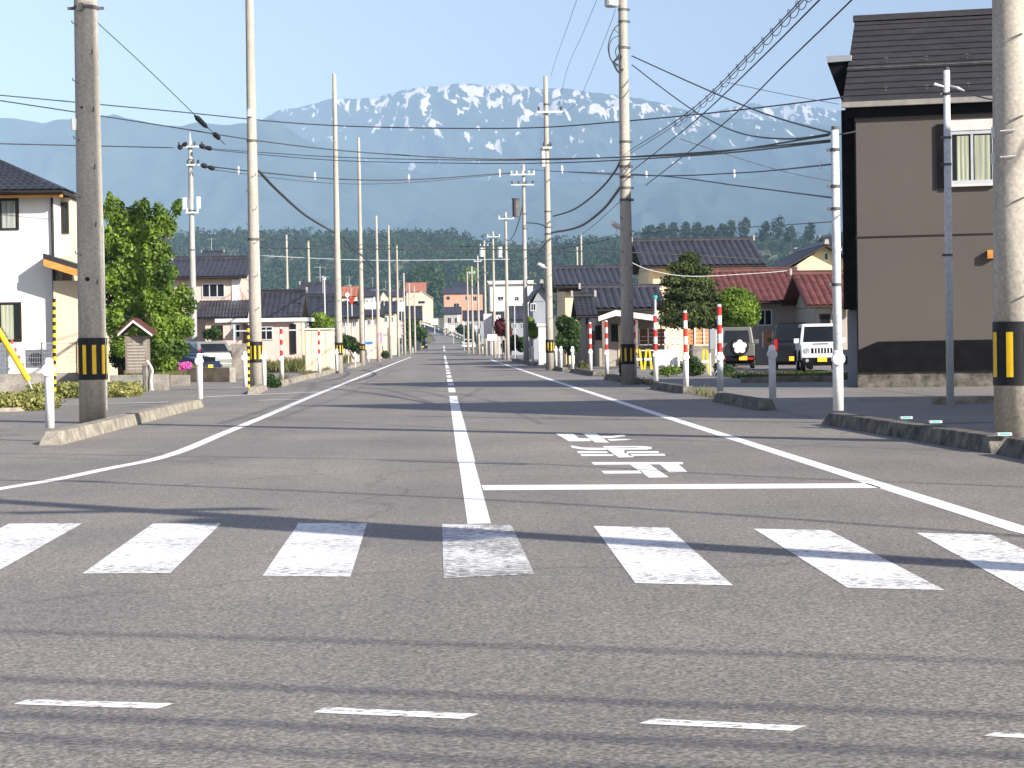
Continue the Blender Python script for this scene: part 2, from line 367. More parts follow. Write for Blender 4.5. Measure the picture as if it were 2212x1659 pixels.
T_left = [(-700, 250), (0, 260), (60, 262), (110, 270), (135, 264), (210, 260), (262, 252), (300, 262), (350, 273), (400, 276), (440, 268), (500, 273), (560, 266), (600, 258), (660, 300), (760, 345), (1000, 390), (1400, 395), (1700, 380), (2000, 350), (2400, 330), (2900, 330)]
mountain('snowy_mountain', T_main, 12500, 3600, 120, mount_mat('mountain rock and snow', 850, 1500, .035), 170)
mountain('far_mountain', T_right, 16000, 3000, 300, mount_mat('far mountain rock and snow', 1350, 1750, .10), 150, x0=1000, x1=2900, nx=240)
mountain('left_mountain', T_left, 9500, 2800, 60, mount_mat('forested mountain', 1100, 1900, -.12), 110, nx=420)

# ------------------------------------------------------------------ foliage
def leaves(blobs, n, size, seed=1, shell=.55, flat=1.0, up=.0):
    rg = np.random.default_rng(seed)
    B = np.array(blobs, float); wgt = (B[:, 3]*B[:, 4]*B[:, 5])**(2/3); wgt /= wgt.sum()
    k = rg.choice(len(B), n, p=wgt); d = rg.normal(size=(n, 3)); d /= np.linalg.norm(d, axis=1)[:, None]
    rad = shell+(1.08-shell)*rg.random(n)**.6
    ph = np.sin(d[:, 0]*5+k*1.7)*np.cos(d[:, 1]*6+k)*np.sin(d[:, 2]*5.5+k*.6); rad *= 1+.16*ph
    p = B[k, :3]+d*rad[:, None]*B[k, 3:6]
    nrm = d+rg.normal(size=(n, 3))*.7; nrm[:, 2] += up; nrm /= np.linalg.norm(nrm, axis=1)[:, None]
    a = np.cross(nrm, rg.normal(size=(n, 3))); a /= np.linalg.norm(a, axis=1)[:, None]; b = np.cross(nrm, a)
    s = size*(.45+1.2*rg.random(n)**1.6)[:, None]; a *= s; b *= s*.62
    v = np.stack([p-a, p-b*.9, p+a, p+b*.9], 1).reshape(-1, 3)
    return v
def leafobj(name, v, m, parent=None, o=(0, 0, 0)):
    me = bpy.data.meshes.new(name); nq = len(v)//4; v = v-np.array(o, float)
    me.vertices.add(len(v)); me.vertices.foreach_set('co', v.astype(np.float32).ravel())
    me.loops.add(nq*4); me.loops.foreach_set('vertex_index', np.arange(nq*4, dtype=np.int32))
    me.polygons.add(nq); me.polygons.foreach_set('loop_start', np.arange(0, nq*4, 4, dtype=np.int32))
    try: me.polygons.foreach_set('loop_total', np.full(nq, 4, dtype=np.int32))
    except Exception: pass
    me.update(calc_edges=True); me.materials.append(MT[m])
    ob = bpy.data.objects.new(name, me); C.objects.link(ob)
    if parent: ob.parent = parent
    else: ob.location = o
    return ob
def tree(name, label, cat, base, blobs, n, size, m, trunk_r=.12, group=None, seed=1, shell=.5, limbs=True):
    """blobs in world coordinates; base world point"""
    base = Vector(base); root = empty(name, base); tag(root, label, cat, group)
    leafobj('crown', leaves(blobs, n, size, seed, shell), m, root, base)
    mb = MB(); top = Vector(max(blobs, key=lambda b: b[2])[:3])
    mid = base.lerp(top, .5)+Vector((trunk_r*.8, 0, 0))
    mb.tube([base, base.lerp(mid, .5), mid, top], [trunk_r, trunk_r*.8, trunk_r*.6, trunk_r*.2], 8)
    if limbs:
        for b in blobs:
            q = Vector(b[:3]); t = max(.15, min(.85, (q.z-base.z)/(max(.1, top.z-base.z))-.15)); s = base.lerp(top, t)
            mb.tube([s, s.lerp(q, .5)+Vector((0, 0, -.05)), q], [trunk_r*.4, trunk_r*.25, trunk_r*.1], 6)
    mb.build('trunk', 'bark', root, base, smooth=True)
    return root
def blob_px(L, Y, dy=.8):
    out = []
    for px, py, rx, rz in L:
        p = D(px, py, Y); s = Y/F
        out.append((p.x, p.y+rnd.uniform(-.3, .3)*rx*s, p.z, rx*s, rx*s*dy, rz*s))
    return out

# forest on the hill: one mass
rg = np.random.default_rng(5); V = []
for k in range(4200):
    y = 1180+950*rg.random(); u = rg.uniform(-.17, .27); x = u*y; px = VX+u*F
    if px > 1600 and 1350 < y < 1950 and math.sin(y*.02+u*30) > -.3: continue
    z = gh(x, y); h = rg.uniform(8, 15) if rg.random() < .7 else rg.uniform(15, 19); r = h*rg.uniform(.24, .42)
    con = rg.random() < .35
    if con: bl = [(x, y, z+h*.3, r*.8, r*.8, h*.3), (x, y, z+h*.65, r*.5, r*.5, h*.3)]
    else: bl = [(x, y, z+h*.55, r, r, h*.42)]
    V.append(leaves(bl, 46, 1.5, int(k), .7))
leafo = leafobj('forest', np.concatenate(V), 'leaff'); tag(leafo, kind='stuff')
TL = [(1402, 500, 14, 12), (1428, 499, 12, 14), (1452, 497, 13, 14), (1481, 497, 11, 15), (1506, 496, 12, 14), (1531, 500, 15, 12), (1558, 499, 14, 13), (1578, 495, 12, 17), (1608, 492, 13, 19), (1652, 500, 12, 18), (1681, 492, 17, 22), (1706, 505, 12, 14), (1750, 500, 12, 16)]
tl_lab = ['small round tree on the ridge just right of the second right utility pole', 'rounded tree on the far ridge above the left end of the grey ridge roof', 'pointed tree on the far ridge above the tiled roof, third from the utility pole',
          'narrow tree on the far ridge above the tiled roof, fourth from the utility pole', 'dark tree on the far ridge above the middle of the tiled roof', 'wide low tree on the far ridge above the tiled roof', 'broad tree on the far ridge left of the two tall ones',
          'tall slim tree on the far ridge, left one of a close pair', 'tall dark tree on the far ridge, right one of a close pair', 'tall tree left of the biggest tree on the far ridge', 'biggest bushy tree on the far ridge above the gap between roofs',
          'smaller tree just right of the biggest tree on the far ridge', 'lone tree on the far ridge near the white steel pole']
for i, (px, py, rx, rz) in enumerate(TL):
    Y = 1500; b = blob_px([(px, py, rx, rz), (px+3, py-rz*.7, rx*.6, rz*.5), (px-4, py+rz*.5, rx*.9, rz*.7)], Y); base = D(px, py+rz+22, Y)
    tree('ridge_tree', tl_lab[i], 'tree', base, b, 420, 1.0, 'leaff', .5, 'trees standing clear on the far ridge', seed=i+40, limbs=False)

# ------------------------------------------------------------------ road markings
def mark(name, pts, label, m='paint', z=.006, group=None, cat='road marking'):
    P = [G(*p) for p in pts]; o = P[0].copy(); o.z = 0
    mb = MB(); mb.poly([(p.x, p.y, z) for p in P]); ob = mb.build(name, m, None, o); tag(ob, label, cat, group, None); ob['kind'] = 'structure'; return ob
def linemark(name, pts, wd, z=.006, m='paint'):
    P = [Vector((p[0], p[1], 0)) for p in pts]; mb = MB()
    for i, p in enumerate(P):
        d = (P[min(i+1, len(P)-1)]-P[max(0, i-1)]).normalized(); s = Vector((d.y, -d.x, 0))*wd/2
        mb.v += [tuple(p-s+Vector((0, 0, z))), tuple(p+s+Vector((0, 0, z)))]
    for i in range(len(P)-1): mb.face([2*i, 2*i+1, 2*i+3, 2*i+2])
    ob = mb.build(name, m); tag(ob, kind='structure'); return ob
def catmull(P, k=6):
    out = []
    for i in range(len(P)-1):
        p0 = P[max(0, i-1)]; p1 = P[i]; p2 = P[i+1]; p3 = P[min(len(P)-1, i+2)]
        for j in range(k):
            t = j/k; out.append(tuple(.5*((2*b)+(-a+c)*t+(2*a-5*b+4*c-d)*t*t+(-a+3*b-3*c+d)*t**3) for a, b, c, d in zip(p0, p1, p2, p3)))
    out.append(tuple(P[-1])); return out
lp = [(-400, 1120), (-150, 1083), (0, 1057), (120, 1037), (240, 1012), (330, 994), (400, 972), (480, 938), (560, 905), (640, 871), (700, 846), (760, 822), (830, 794), (888, 771)]
left_line = catmull([tuple(G(*p))[:2] for p in lp])
linemark('left_edge_line', left_line, .15)
xr = G(1435, 900).x
rl = [(G(2212, 1146).x+.25, 9.0), tuple(G(2212, 1148))[:2], tuple(G(1895, 1047))[:2], tuple(G(1435, 900))[:2], tuple(G(1200, 824))[:2], tuple(G(1060, 777))[:2]]
linemark('right_edge_line', rl, .16)
def cseg(y0, y1, wd=.15): 
    a = G(977, y0); xx = .215; P = [(xx, G(977, y0).y), (xx, G(977, y1).y)]
    linemark('centre_line', P, wd)
cseg(1134, 1000, .15); cseg(1000.0, 856, .17)
for a, b in ((848, 838), (833, 828), (825, 819), (816, 811), (808, 804), (802, 799), (796, 781), (779, 768)): cseg(a, b, .17)
for a, b in ((290, 330), (345, 380)):
    mbb = MB(); mbb.poly([(.1, a, road_h(a)+.06), (.4, a, road_h(a)+.06), (.4, b, road_h(b)+.06), (.1, b, road_h(b)+.06)]); tag(mbb.build('centre_line', 'paint'), kind='structure')
mark('stop_line', [(1044, 1060.5), (1905, 1055.5), (1875, 1045.5), (1040, 1049.5)], 'white stop line across the right lane before the crossing', 'paint')
xw = [([(20, 1133), (178, 1132), (-12, 1240), (-205, 1241)], 'paintworn', 'crossing stripe cut by the left edge of the photo'),
      ([(330, 1133), (478, 1132), (368, 1240), (178, 1241)], 'paintworn', 'second zebra stripe from the left'),
      ([(645, 1132), (793, 1132), (757, 1248), (567, 1246)], 'paintworn', 'third zebra stripe from the left, left of the centre line'),
      ([(955, 1134), (1105, 1136), (1155, 1243), (958, 1252)], 'paintvworn', 'most worn zebra stripe, at the end of the centre line'),
      ([(1282, 1138), (1445, 1142), (1583, 1267), (1372, 1262)], 'paintworn', 'zebra stripe right of the worn central one'),
      ([(1628, 1144), (1790, 1147), (2040, 1277), (1830, 1272)], 'paintworn', 'zebra stripe second from the right'),
      ([(1980, 1153), (2140, 1157), (2440, 1292), (2220, 1285)], 'paintworn', 'zebra stripe cut by the right edge of the photo')]
for p, m, l in xw: mark('crossing_stripe', p[::-1], l, m, .006, 'zebra crossing stripes')
for p, l in (([(28, 1525), (60, 1514), (378, 1523), (340, 1535)], 'leftmost short dash on the near asphalt'), ([(675, 1543), (705, 1531), (1035, 1546), (1000, 1557)], 'short dash on the near asphalt left of centre'),
             ([(1380, 1567), (1410, 1556), (1742, 1572), (1710, 1583)], 'short dash on the near asphalt right of centre'), ([(2125, 1594), (2150, 1586), (2330, 1592), (2300, 1603)], 'short dash cut by the right edge')):
    mark('guide_dash', p, l, 'paintworn', .006, 'short dashes of the near guide line')
# side street lines on the left
for a, b in (((53, 877), (363, 870)), ((443, 858.5), (688, 848)), ((560, 866), (648, 864.5))):
    p, q = G(*a), G(*b); linemark('side_street_line', [(p.x, p.y), (q.x, q.y)], .22, .015)
# 'to-ma-re' painted for oncoming drivers (seen upside down from here)
def K(x, y): return (1900+x*.5425)/1.8517, (1600+y*.5425)/1.8517
glyphs = {
 'stop_text': [
  [(857, 462), (1530, 462), (1536, 478), (875, 482)], [(1140, 480), (1290, 480), (1430, 575), (1285, 578)], [(930, 527), (1218, 525), (1248, 546), (955, 548)], [(1362, 479), (1500, 478), (1568, 536), (1430, 538)],
  [(750, 381), (975, 383), (978, 395), (762, 396)], [(1095, 383), (1350, 381), (1360, 394), (1108, 395)], [(775, 403), (1020, 404), (1022, 416), (787, 418)], [(1125, 402), (1395, 400), (1406, 415), (1145, 416)],
  [(960, 357), (1070, 357), (1175, 426), (1060, 428)], [(703, 340), (722, 340), (790, 354), (960, 357), (975, 371), (860, 374), (760, 364), (715, 356)], [(943, 343), (1240, 343), (1300, 350), (1306, 362), (1270, 370), (1085, 371), (1080, 358), (1190, 358), (1210, 353), (950, 355)],
  [(590, 250), (722, 250), (768, 285), (840, 287), (862, 304), (800, 308), (692, 308), (640, 277)], [(790, 247), (892, 247), (990, 318), (885, 316)], [(925, 268), (1010, 268), (1085, 258), (1112, 262), (1105, 272), (1000, 284), (948, 284)], [(975, 291), (1110, 291), (1165, 296), (1010, 305), (990, 303)]]}
mb = MB(); o = G(*K(1100, 420)); o.z = 0
for q in glyphs['stop_text']:
    mb.poly([(g.x, g.y, .006) for g in [G(*K(*p)) for p in q]][::-1])
ob = mb.build('stop_lettering', 'paint', None, o); tag(ob, kind='structure')
mb = MB(); mb.v = []; 
# patched asphalt and a manhole-free seam in front of the crossing
# ------------------------------------------------------------------ kerb islands
def kerb(pa, pb, side, label, h=.17, wd=.30, joints=(), m='kerb', rot=0):
    """pa, pb: road-side ground ends (near, far) in world xy; side=+1 kerb body lies at +x"""
    a = Vector((pa[0], pa[1], 0)); b = Vector((pb[0], pb[1], 0)); d = (b-a); Ln = d.length; d.normalize(); s = Vector((d.y, -d.x, 0))*side
    root = empty('kerb_island', a); tag(root, label, 'kerb', 'concrete kerb islands along the road')
    cuts = [0]+list(joints)+[Ln]
    for i in range(len(cuts)-1):
        t0, t1 = cuts[i]+(.012 if i else 0), cuts[i+1]-(.012 if i < len(cuts)-2 else 0)
        e0 = .28 if i == 0 else 0; e1 = .28 if i == len(cuts)-2 else 0
        def P(t, o, z): return a+d*t+s*o+Vector((0, 0, z))
        mb = MB(); jt = rnd.uniform(-.008, .008)
        mb.hexa([P(t0, 0, 0), P(t0, wd, 0), P(t1, wd, 0), P(t1, 0, 0), P(t0+e0, .05, h+jt), P(t0+e0, wd-.04, h+jt), P(t1-e1, wd-.04, h+jt), P(t1-e1, .05, h+jt)])
        mb.build('kerb_block', m, root, a, bevel=.012)
    return root
def g2(px, py): p = G(px, py); return (p.x, p.y)
kr = [((5.33, 20.0), (5.05, 27.6), 'long kerb island beside the big utility pole at the right edge', (2.2, 4.6)), (g2(1640, 888), g2(1537, 868), 'kerb island with the grey shaded bollard, right side', (2.6,)),
      (g2(1475, 851), g2(1403, 840), 'kerb island under the second nearest striped snow pole, right side', (2.5,)), (g2(1365, 831), g2(1303, 820), 'kerb island at the foot of the second right utility pole', (2.5,)),
      (g2(1280, 813), g2(1230, 804), 'kerb island with weeds and one white bollard, right side', ()), (g2(1214, 803), g2(1180, 796), 'kerb island at the third right utility pole', ()), (g2(1150, 790), g2(1105, 781), 'small far kerb island with one white bollard, right side', ())]
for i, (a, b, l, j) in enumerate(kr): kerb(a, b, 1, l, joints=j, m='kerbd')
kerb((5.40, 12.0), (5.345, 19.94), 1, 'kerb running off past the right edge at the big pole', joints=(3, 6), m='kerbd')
kl = [(g2(135, 962), g2(443, 879), 'long kerb island at the foot of the big left utility pole', (5.0, 10.5)), (g2(560, 852), g2(579, 842), 'kerb block around the second left utility pole', ()), (g2(613, 835), g2(664, 820), 'low kerb island with the nearest left striped snow pole', (3.2,)),
      (g2(673, 819), g2(716, 808), 'low kerb island with the farther left striped snow pole', ()), (g2(722, 806), g2(738, 800), 'kerb block at the third left utility pole', ()), (g2(760, 796), g2(785, 789), 'far left kerb block in the grass verge', ())]
for i, (a, b, l, j) in enumerate(kl): kerb(a, b, -1, l, joints=j)
for px, py in ((1905-8+60, 908), (2020, 917)):
    p = G(px, py-3, .17); mb = MB(); mb.box((p.x-.07, p.y-.05, .172), (p.x+.07, p.y+.05, .20)); mb.box((p.x-.05, p.y-.052, .18), (p.x+.05, p.y-.0502, .195), 1)
    o = mb.build('kerb_reflector', ['steel', 'teal'], None, (p.x, p.y, .172)); tag(o, 'small green reflector on the right kerb, '+('farther one' if px < 2000 else 'nearer one'), 'reflector')
p = G(2168, 941, .17); mb = MB(); mb.box((p.x-.07, p.y-.05, .172), (p.x+.07, p.y+.05, .20)); mb.box((p.x-.05, p.y-.052, .18), (p.x+.05, p.y-.0502, .195), 1)
tag(mb.build('kerb_reflector', ['steel', 'teal'], None, (p.x, p.y, .172)), 'small green reflector on the kerb at the foot of the big right pole', 'reflector')

# ------------------------------------------------------------------ bollards and snow poles
def make_bollard():
    r = empty('bollard', (0, 0, 0)); mb = MB()
    mb.tube([(0, 0, 0), (0, 0, .80), (0, 0, .86), (0, 0, .885), (0, 0, .895)], [.06, .06, .058, .045, .02], 16); mb.build('post', 'white', r, smooth=True)
    mb = MB()
    mb.tube([(0, .062, .74), (0, -.085, .74)], .078, 16); mb.tube([(0, 0, .715), (0, 0, .765)], .072, 16); mb.build('reflector', 'offwhite', r)
    return r
def make_snowpole(h):
    r = empty('snow_pole', (0, 0, 0)); mb = MB(); mb.tube([(0, 0, 0), (0, 0, .84), (0, 0, .90)], [.062, .062, .05], 16); mb.build('post', 'white', r, smooth=True)
    mb = MB(); mb.tube([(0, .062, .78), (0, -.085, .78)], .078, 16); mb.tube([(0, 0, .75), (0, 0, .81)], .074, 16); mb.build('reflector', 'offwhite', r)
    z0 = .90; seg = (h-z0)/5.25; mb = MB(); zs = [z0+seg*i for i in range(6)]+[h]; pts = []; mis = []
    for i, z in enumerate(zs): pts.append((0, 0, z))
    mb.tube(pts, [.046]*6+[.03], 12, mis=[0, 1, 0, 1, 0, 0] if False else [1, 0, 1, 0, 1, 0]); mb.build('striped_tube', ['white', 'red'], r)
    return r
bol0 = make_bollard(); BH = .17
bl = [(108, 925, 'nearest white bollard at the left end of the kerb', BH), (432, 862, 'white bollard at the far end of the long left kerb', BH), (530, 836, 'white bollard left of the second left utility pole', BH), (571, 832, 'white bollard right of the second left utility pole', BH),
      (728, 801, 'white bollard in front of the third left utility pole', BH), (767, 794, 'white bollard in grass just right of the third left utility pole', 0), (817, 779, 'small far white bollard below the fifth left pole', 0), (892, 765, 'farthest white bollard on the left side', 0),
      (1669, 862, 'grey looking bollard in house shade on the right kerb', BH), (1237, 797, 'white bollard on the weedy right kerb', BH), (1201, 791, 'left one of two close white bollards on the right', BH), (1212, 794, 'right one of two close white bollards on the right', BH), (1151, 784, 'small white bollard right of the far steel utility pole', BH),
      (1043, 764, 'tiny far white bollard on the right verge near the road', 0), (1058, 767, 'tiny far white bollard on the right, under the road signs', 0)]
first = True
for px, py, l, h in bl:
    p = G(px, py, h); o = bol0 if first else copy_tree(bol0); first = False; o.location = (p.x, p.y, h); tag(o, l, 'bollard', 'white bollards along the road'); s = (1 if py > 800 else .95); o.scale = (s, s, s)
sp0 = make_snowpole(2.0)
sp = [(1556, 845, 657, 'nearest and tallest red and white snow pole, right side'), (1482, 835, 671, 'second nearest red and white snow pole, right side'), (1417, 823, 678, 'red and white snow pole on the right just before the shaded utility pole'), (1371, 815, 687, 'red and white snow pole touching the second right utility pole'),
      (1311, 808, 692, 'right one of two far snow poles before the dark wall'), (1276, 801, 696, 'left one of two far snow poles before the dark wall'), (609, 819, 707, 'nearer red and white snow pole on the left kerb'), (690, 806, 713, 'farther red and white snow pole on the left kerb')]
for i, (px, py, pt, l) in enumerate(sp):
    p = G(px, py, BH); H = D(px, pt, p.y).z-BH; o = sp0 if i == 0 else copy_tree(sp0); o.location = (p.x, p.y, BH); o.scale = (1, 1, H/2.0)
    tag(o, l, 'snow pole', 'red and white snow poles along the kerbs')
p = G(1403, 790); mb = MB(); zz = [0, .75]+[.75+.22*i for i in range(1, 6)]
mb.tube([(p.x, p.y, z) for z in zz], .03, 10, mis=[0, 1, 0, 1, 0, 1]); tag(mb.build('marker_post', ['white', 'red'], None, (p.x, p.y, 0)), 'thin red and white marker post behind the kerb line by the brown fence', 'marker post')

# ------------------------------------------------------------------ utility poles
def sleeve(root, p, z0, z1, r0, a0, a1, nstripe=4, ns=24):
    mb = MB(); r = r0+.012; w_ = (a1-a0)
    for i in range(ns):
        t0, t1 = a0+w_*i/ns, a0+w_*(i+1)/ns
        for (za, zb, kind) in ((z0, z0+.09, 0), (z0+.09, z1-.11, 1), (z1-.11, z1, 0)):
            fr = ((i+.5)/ns*nstripe) % 1; mi = 1 if (kind == 1 and .33 < fr < .72) else 0; rr = r+(.010 if mi else 0)
            mb.poly([(p.x+rr*math.cos(t0), p.y+rr*math.sin(t0), za), (p.x+rr*math.cos(t1), p.y+rr*math.sin(t1), za), (p.x+rr*math.cos(t1), p.y+rr*math.sin(t1), zb), (p.x+rr*math.cos(t0), p.y+rr*math.sin(t0), zb)], mi)
    mb.build('hazard_sleeve', ['black', 'yellow'], root, (p.x, p.y, 0))
def upole(px, py, label, H=None, top=None, d0=.35, m='pole', steps=0, sl=None, bands=(), grp='concrete utility poles along the road', nst=4, Y=None):
    p = G(px, py) if Y is None else Vector((D(px, py, Y).x, Y, 0)); p.z = 0
    if top: H = D(top[0], top[1], p.y).z
    dtop = max(.14, d0-H/75); root = empty('utility_pole', p); tag(root, label, 'utility pole', grp); lean = 0
    if top: lean = 0
    def rad(z): return (d0+(dtop-d0)*z/H)/2
    mb = MB(); n = 24 if p.y < 80 else 12; zs = [H*i/6 for i in range(7)]; mb.tube([(p.x, p.y, z) for z in zs], [rad(z) for z in zs], n); sh = mb.build('shaft', m, root, p, smooth=True)
    if sl: sleeve(root, p, sl[0], sl[1], rad(1.0), sl[2], sl[3], nst)
    for k in range(steps):
        z = 2.2+k*.45; s = -1 if k % 2 else 1; a = Vector((p.x+rad(z)*s*.55, p.y-rad(z)*.8, z))
        mb = MB(); mb.tube([a, a+Vector((s*.05-.02, -.13, .03)), a+Vector((s*.05-.02, -.14, .06))], .010, 6); mb.build('step_bolt', 'dsteel', root, p)
    for z in bands:
        mb = MB(); mb.tube([(p.x, p.y, z-.035), (p.x, p.y, z+.035)], rad(z)+.008, n); mb.box((p.x+rad(z), p.y-.03, z-.03), (p.x+rad(z)+.07, p.y+.03, z+.03)); mb.build('steel_band', 'dsteel', root, p)
    root['_r'] = d0/2; return root, p, rad
def hz(px, py, Y): return D(px, py, Y).z
UP = {}
r_, p_, f_ = upole(203, 914, 'thick grey utility pole with striped sleeve at the left, nearest on that side', 15.5, d0=.455, m='pole', steps=11, nst=5)
UP['L1'] = p_; sleeve(r_, p_, hz(210, 820, p_.y), hz(210, 730, p_.y), f_(1), math.radians(195), math.radians(375), 5)
for zz in (hz(180, 18, p_.y),):
    mb = MB(); rr = f_(zz)+.01; mb.tube([(p_.x, p_.y, zz-.03), (p_.x, p_.y, zz+.03)], rr, 24); mb.box((p_.x-rr-.09, p_.y-.03, zz-.02), (p_.x-rr, p_.y+.03, zz+.02)); mb.box((p_.x+rr, p_.y-.03, zz-.02), (p_.x+rr+.09, p_.y+.03, zz+.02)); mb.box((p_.x-.1, p_.y-rr-.06, zz-.07), (p_.x+.0, p_.y-rr, zz+.05)); mb.build('clamp', 'dsteel', r_, p_)
for px, py in ((194, 604), (181, 235)):
    q = D(px, py, p_.y); mb = MB(); rr = f_(q.z); x = q.x-p_.x; y = -math.sqrt(max(.001, rr*rr-x*x)); mb.tube([(q.x, p_.y+y*.9, q.z), (q.x, p_.y+y-.012, q.z)], .035 if py > 400 else .02, 10); mb.build('bolt_hole', 'black', r_, p_)
mb = MB(); zz = hz(216, 490, p_.y); rr = f_(zz); mb.tube([(p_.x+rr*.98, p_.y-.06, .2), (p_.x+rr*1.0, p_.y-.06, zz)], .022, 8); mb.build('conduit', 'polegrey', r_, p_)
mb = MB(); mb.tube([(p_.x-rr, p_.y-.09, hz(0, 285, p_.y)), (p_.x-rr, p_.y-.09, hz(0, 260, p_.y))], [.05, .06], 10); mb.build('insulator', 'insul', r_, p_)
r_, p_, f_ = upole(554, 843, 'beige utility pole with striped sleeve, second from the left edge', 14, d0=.36, steps=9, bands=(hz(554, 310, 57), hz(554, 520, 57)))
UP['L2'] = p_; sleeve(r_, p_, hz(554, 783, p_.y), hz(554, 738, p_.y), f_(1), math.radians(180), math.radians(360), 5)
mb = MB(); q = D(541, 245, p_.y); mb.tube([(q.x, p_.y-.12, q.z-.1), (q.x, p_.y-.12, q.z+.1)], [.09, .07], 10); mb.build('insulator', 'insul', r_, p_)
for k, (bp, tp, l, dd, st, slv) in enumerate((((733, 807), (711, 160), 'bare topped beige pole, third on the left side', .33, 6, (740, 767)), ((783, 790), (774, 297), 'beige pole with yellow sleeve, fourth on the left side', .33, 3, (743, 757)),
        ((818, 781), (814, 466), 'plain beige pole, fifth on the left side', .3, 0, None), ((844, 775), (839, 486), 'plain beige pole, sixth on the left side', .3, 0, None), ((861, 771), (856, 529), 'plain beige pole, seventh on the left side', .3, 0, None),
        ((875, 768), (871, 590), 'slim far pole, eighth on the left side', .3, 0, None), ((886, 765.5), (884, 612), 'slim far pole, ninth on the left side', .3, 0, None), ((897, 764), (896, 618), 'last slim pole before the far bend, left side', .3, 0, None))):
    P0 = G(*bp); r_, p_, f_ = upole(bp[0], bp[1], l, top=tp, d0=dd, steps=st); UP['L%d' % (k+3)] = p_
    if slv: sleeve(r_, p_, hz(bp[0], slv[1], p_.y), hz(bp[0], slv[0], p_.y), f_(1), math.radians(180), math.radians(360), 4)
# background poles (left field)
for px, top, Y, l in ((622, 507, 190, 'beige pole rising behind the pink house roof, left one'), (669, 520, 175, 'beige pole rising behind the dark roofs, right of its twin')):
    upole(px, 700, l, top=(px, top), d0=.32, Y=Y)
for px, top, Y, l in ((1249, 533, 200, 'short pole behind the long grey roof, left of a pair'), (1258, 505, 200, 'taller pole behind the long grey roof, right of a pair')):
    upole(px, 700, l, top=(px, top), d0=.30, Y=Y)
# right side
r_, p_, f_ = upole(2196, 958, 'very thick sunlit utility pole cut by the right edge', 14.5, d0=.47, nst=3, steps=0)
UP['R1'] = p_; sleeve(r_, p_, hz(2180, 832, p_.y), hz(2180, 695, p_.y), f_(1), math.radians(170), math.radians(305), 3)
for zz, sx in ((hz(2170, 255, p_.y), .3), (hz(2170, 640, p_.y), .3), (hz(2180, 80, p_.y), .3), (hz(2180, 430, p_.y), .3)):
    mb = MB(); a = Vector((p_.x+f_(zz)*.25, p_.y-f_(zz)*.93, zz)); mb.tube([a+Vector((-.17, -.06, -.06)), a+Vector((-.02, -.06, .0)), a], .007, 6); mb.build('step_bolt', 'dsteel', r_, p_)
for py in (287, 343):
    q = D(2150, py, p_.y); mb = MB(); mb.box((q.x-.04, p_.y-.05, q.z-.06), (q.x+.03, p_.y+.02, q.z+.06)); mb.tube([(q.x, p_.y-.19, q.z-.0), (q.x+.16, p_.y-.235, q.z+.01)], .008, 6); mb.build('cable_clip', 'steel', r_, p_)
r_, p_, f_ = upole(1357, 831, 'utility pole with a transformer at the top, its foot in shade, second on the right', 13.8, d0=.37, steps=10, bands=[hz(1350, y, 57) for y in (40, 65, 120, 318, 370, 392, 415, 440)])
UP['R2'] = p_; R2 = p_; sleeve(r_, p_, hz(1357, 787, p_.y), hz(1357, 743, p_.y), f_(1), math.radians(180), math.radians(360), 4)
q = D(1321, 0, p_.y); mb = MB(); mb.tube([(q.x, p_.y, hz(1321, 15, p_.y)+0), (q.x, p_.y, hz(1321, 15, p_.y)+.03), (q.x, p_.y, hz(1321, 15, p_.y)+.8)], [.16, .19, .19], 16); tr = mb.build('transformer', 'steel', r_, p_)
mb = MB(); mb.box((q.x, p_.y-.05, hz(1321, 5, p_.y)), (p_.x, p_.y+.05, hz(1321, 5, p_.y)+.06)); mb.build('bracket', 'dsteel', r_, p_)
mb = MB()
for cl, rw in (([(1341, 50), (1327, 62), (1316, 88), (1314, 109), (1321, 131), (1335, 127), (1341, 101)], .016), ([(1341, 76), (1323, 84), (1316, 102), (1318, 122), (1325, 136), (1343, 150)], .012), ([(1324, 134), (1333, 152), (1339, 156), (1346, 149)], .03), ([(1341, 90), (1330, 108), (1333, 125), (1341, 133)], .014), ([(1327, 62), (1334, 70), (1341, 62)], .01), ([(1341, 100), (1336, 120), (1327, 133), (1338, 140), (1343, 120)], .022)):
    mb.tube(catmull([tuple(D(a, b, p_.y-.12)) for a, b in cl], 5), rw, 5)
mb.build('cable_loops', 'wire', r_, p_)
def lamp(r_, p_, px0, py0, px1, py1):
    a = D(px0, py0, p_.y-.6); b = D(px1, py1, p_.y); mb = MB(); mb.tube([b, a.lerp(b, .45)], .02, 6); mb.build('lamp_arm', 'steel', r_, p_)
    mb = MB(); mb.tube([a.lerp(b, .6), a.lerp(b, .45), a], [.05, .08, .06], 8); mb.build('lamp_head', 'white', r_, p_)
lamp(r_, p_, 1322, 481, 1350, 500)
r_, p_, f_ = upole(1188, 800, 'beige pole with small crossarm near the top, third on the right', top=(1186, 165), d0=.34, steps=8, bands=[hz(1186, y, 90) for y in (240, 330, 465, 498, 512)]); UP['R3'] = p_
sleeve(r_, p_, hz(1187, 762, p_.y), hz(1187, 734, p_.y), f_(1), math.radians(180), math.radians(360), 4); lamp(r_, p_, 1164, 570, 1184, 581)
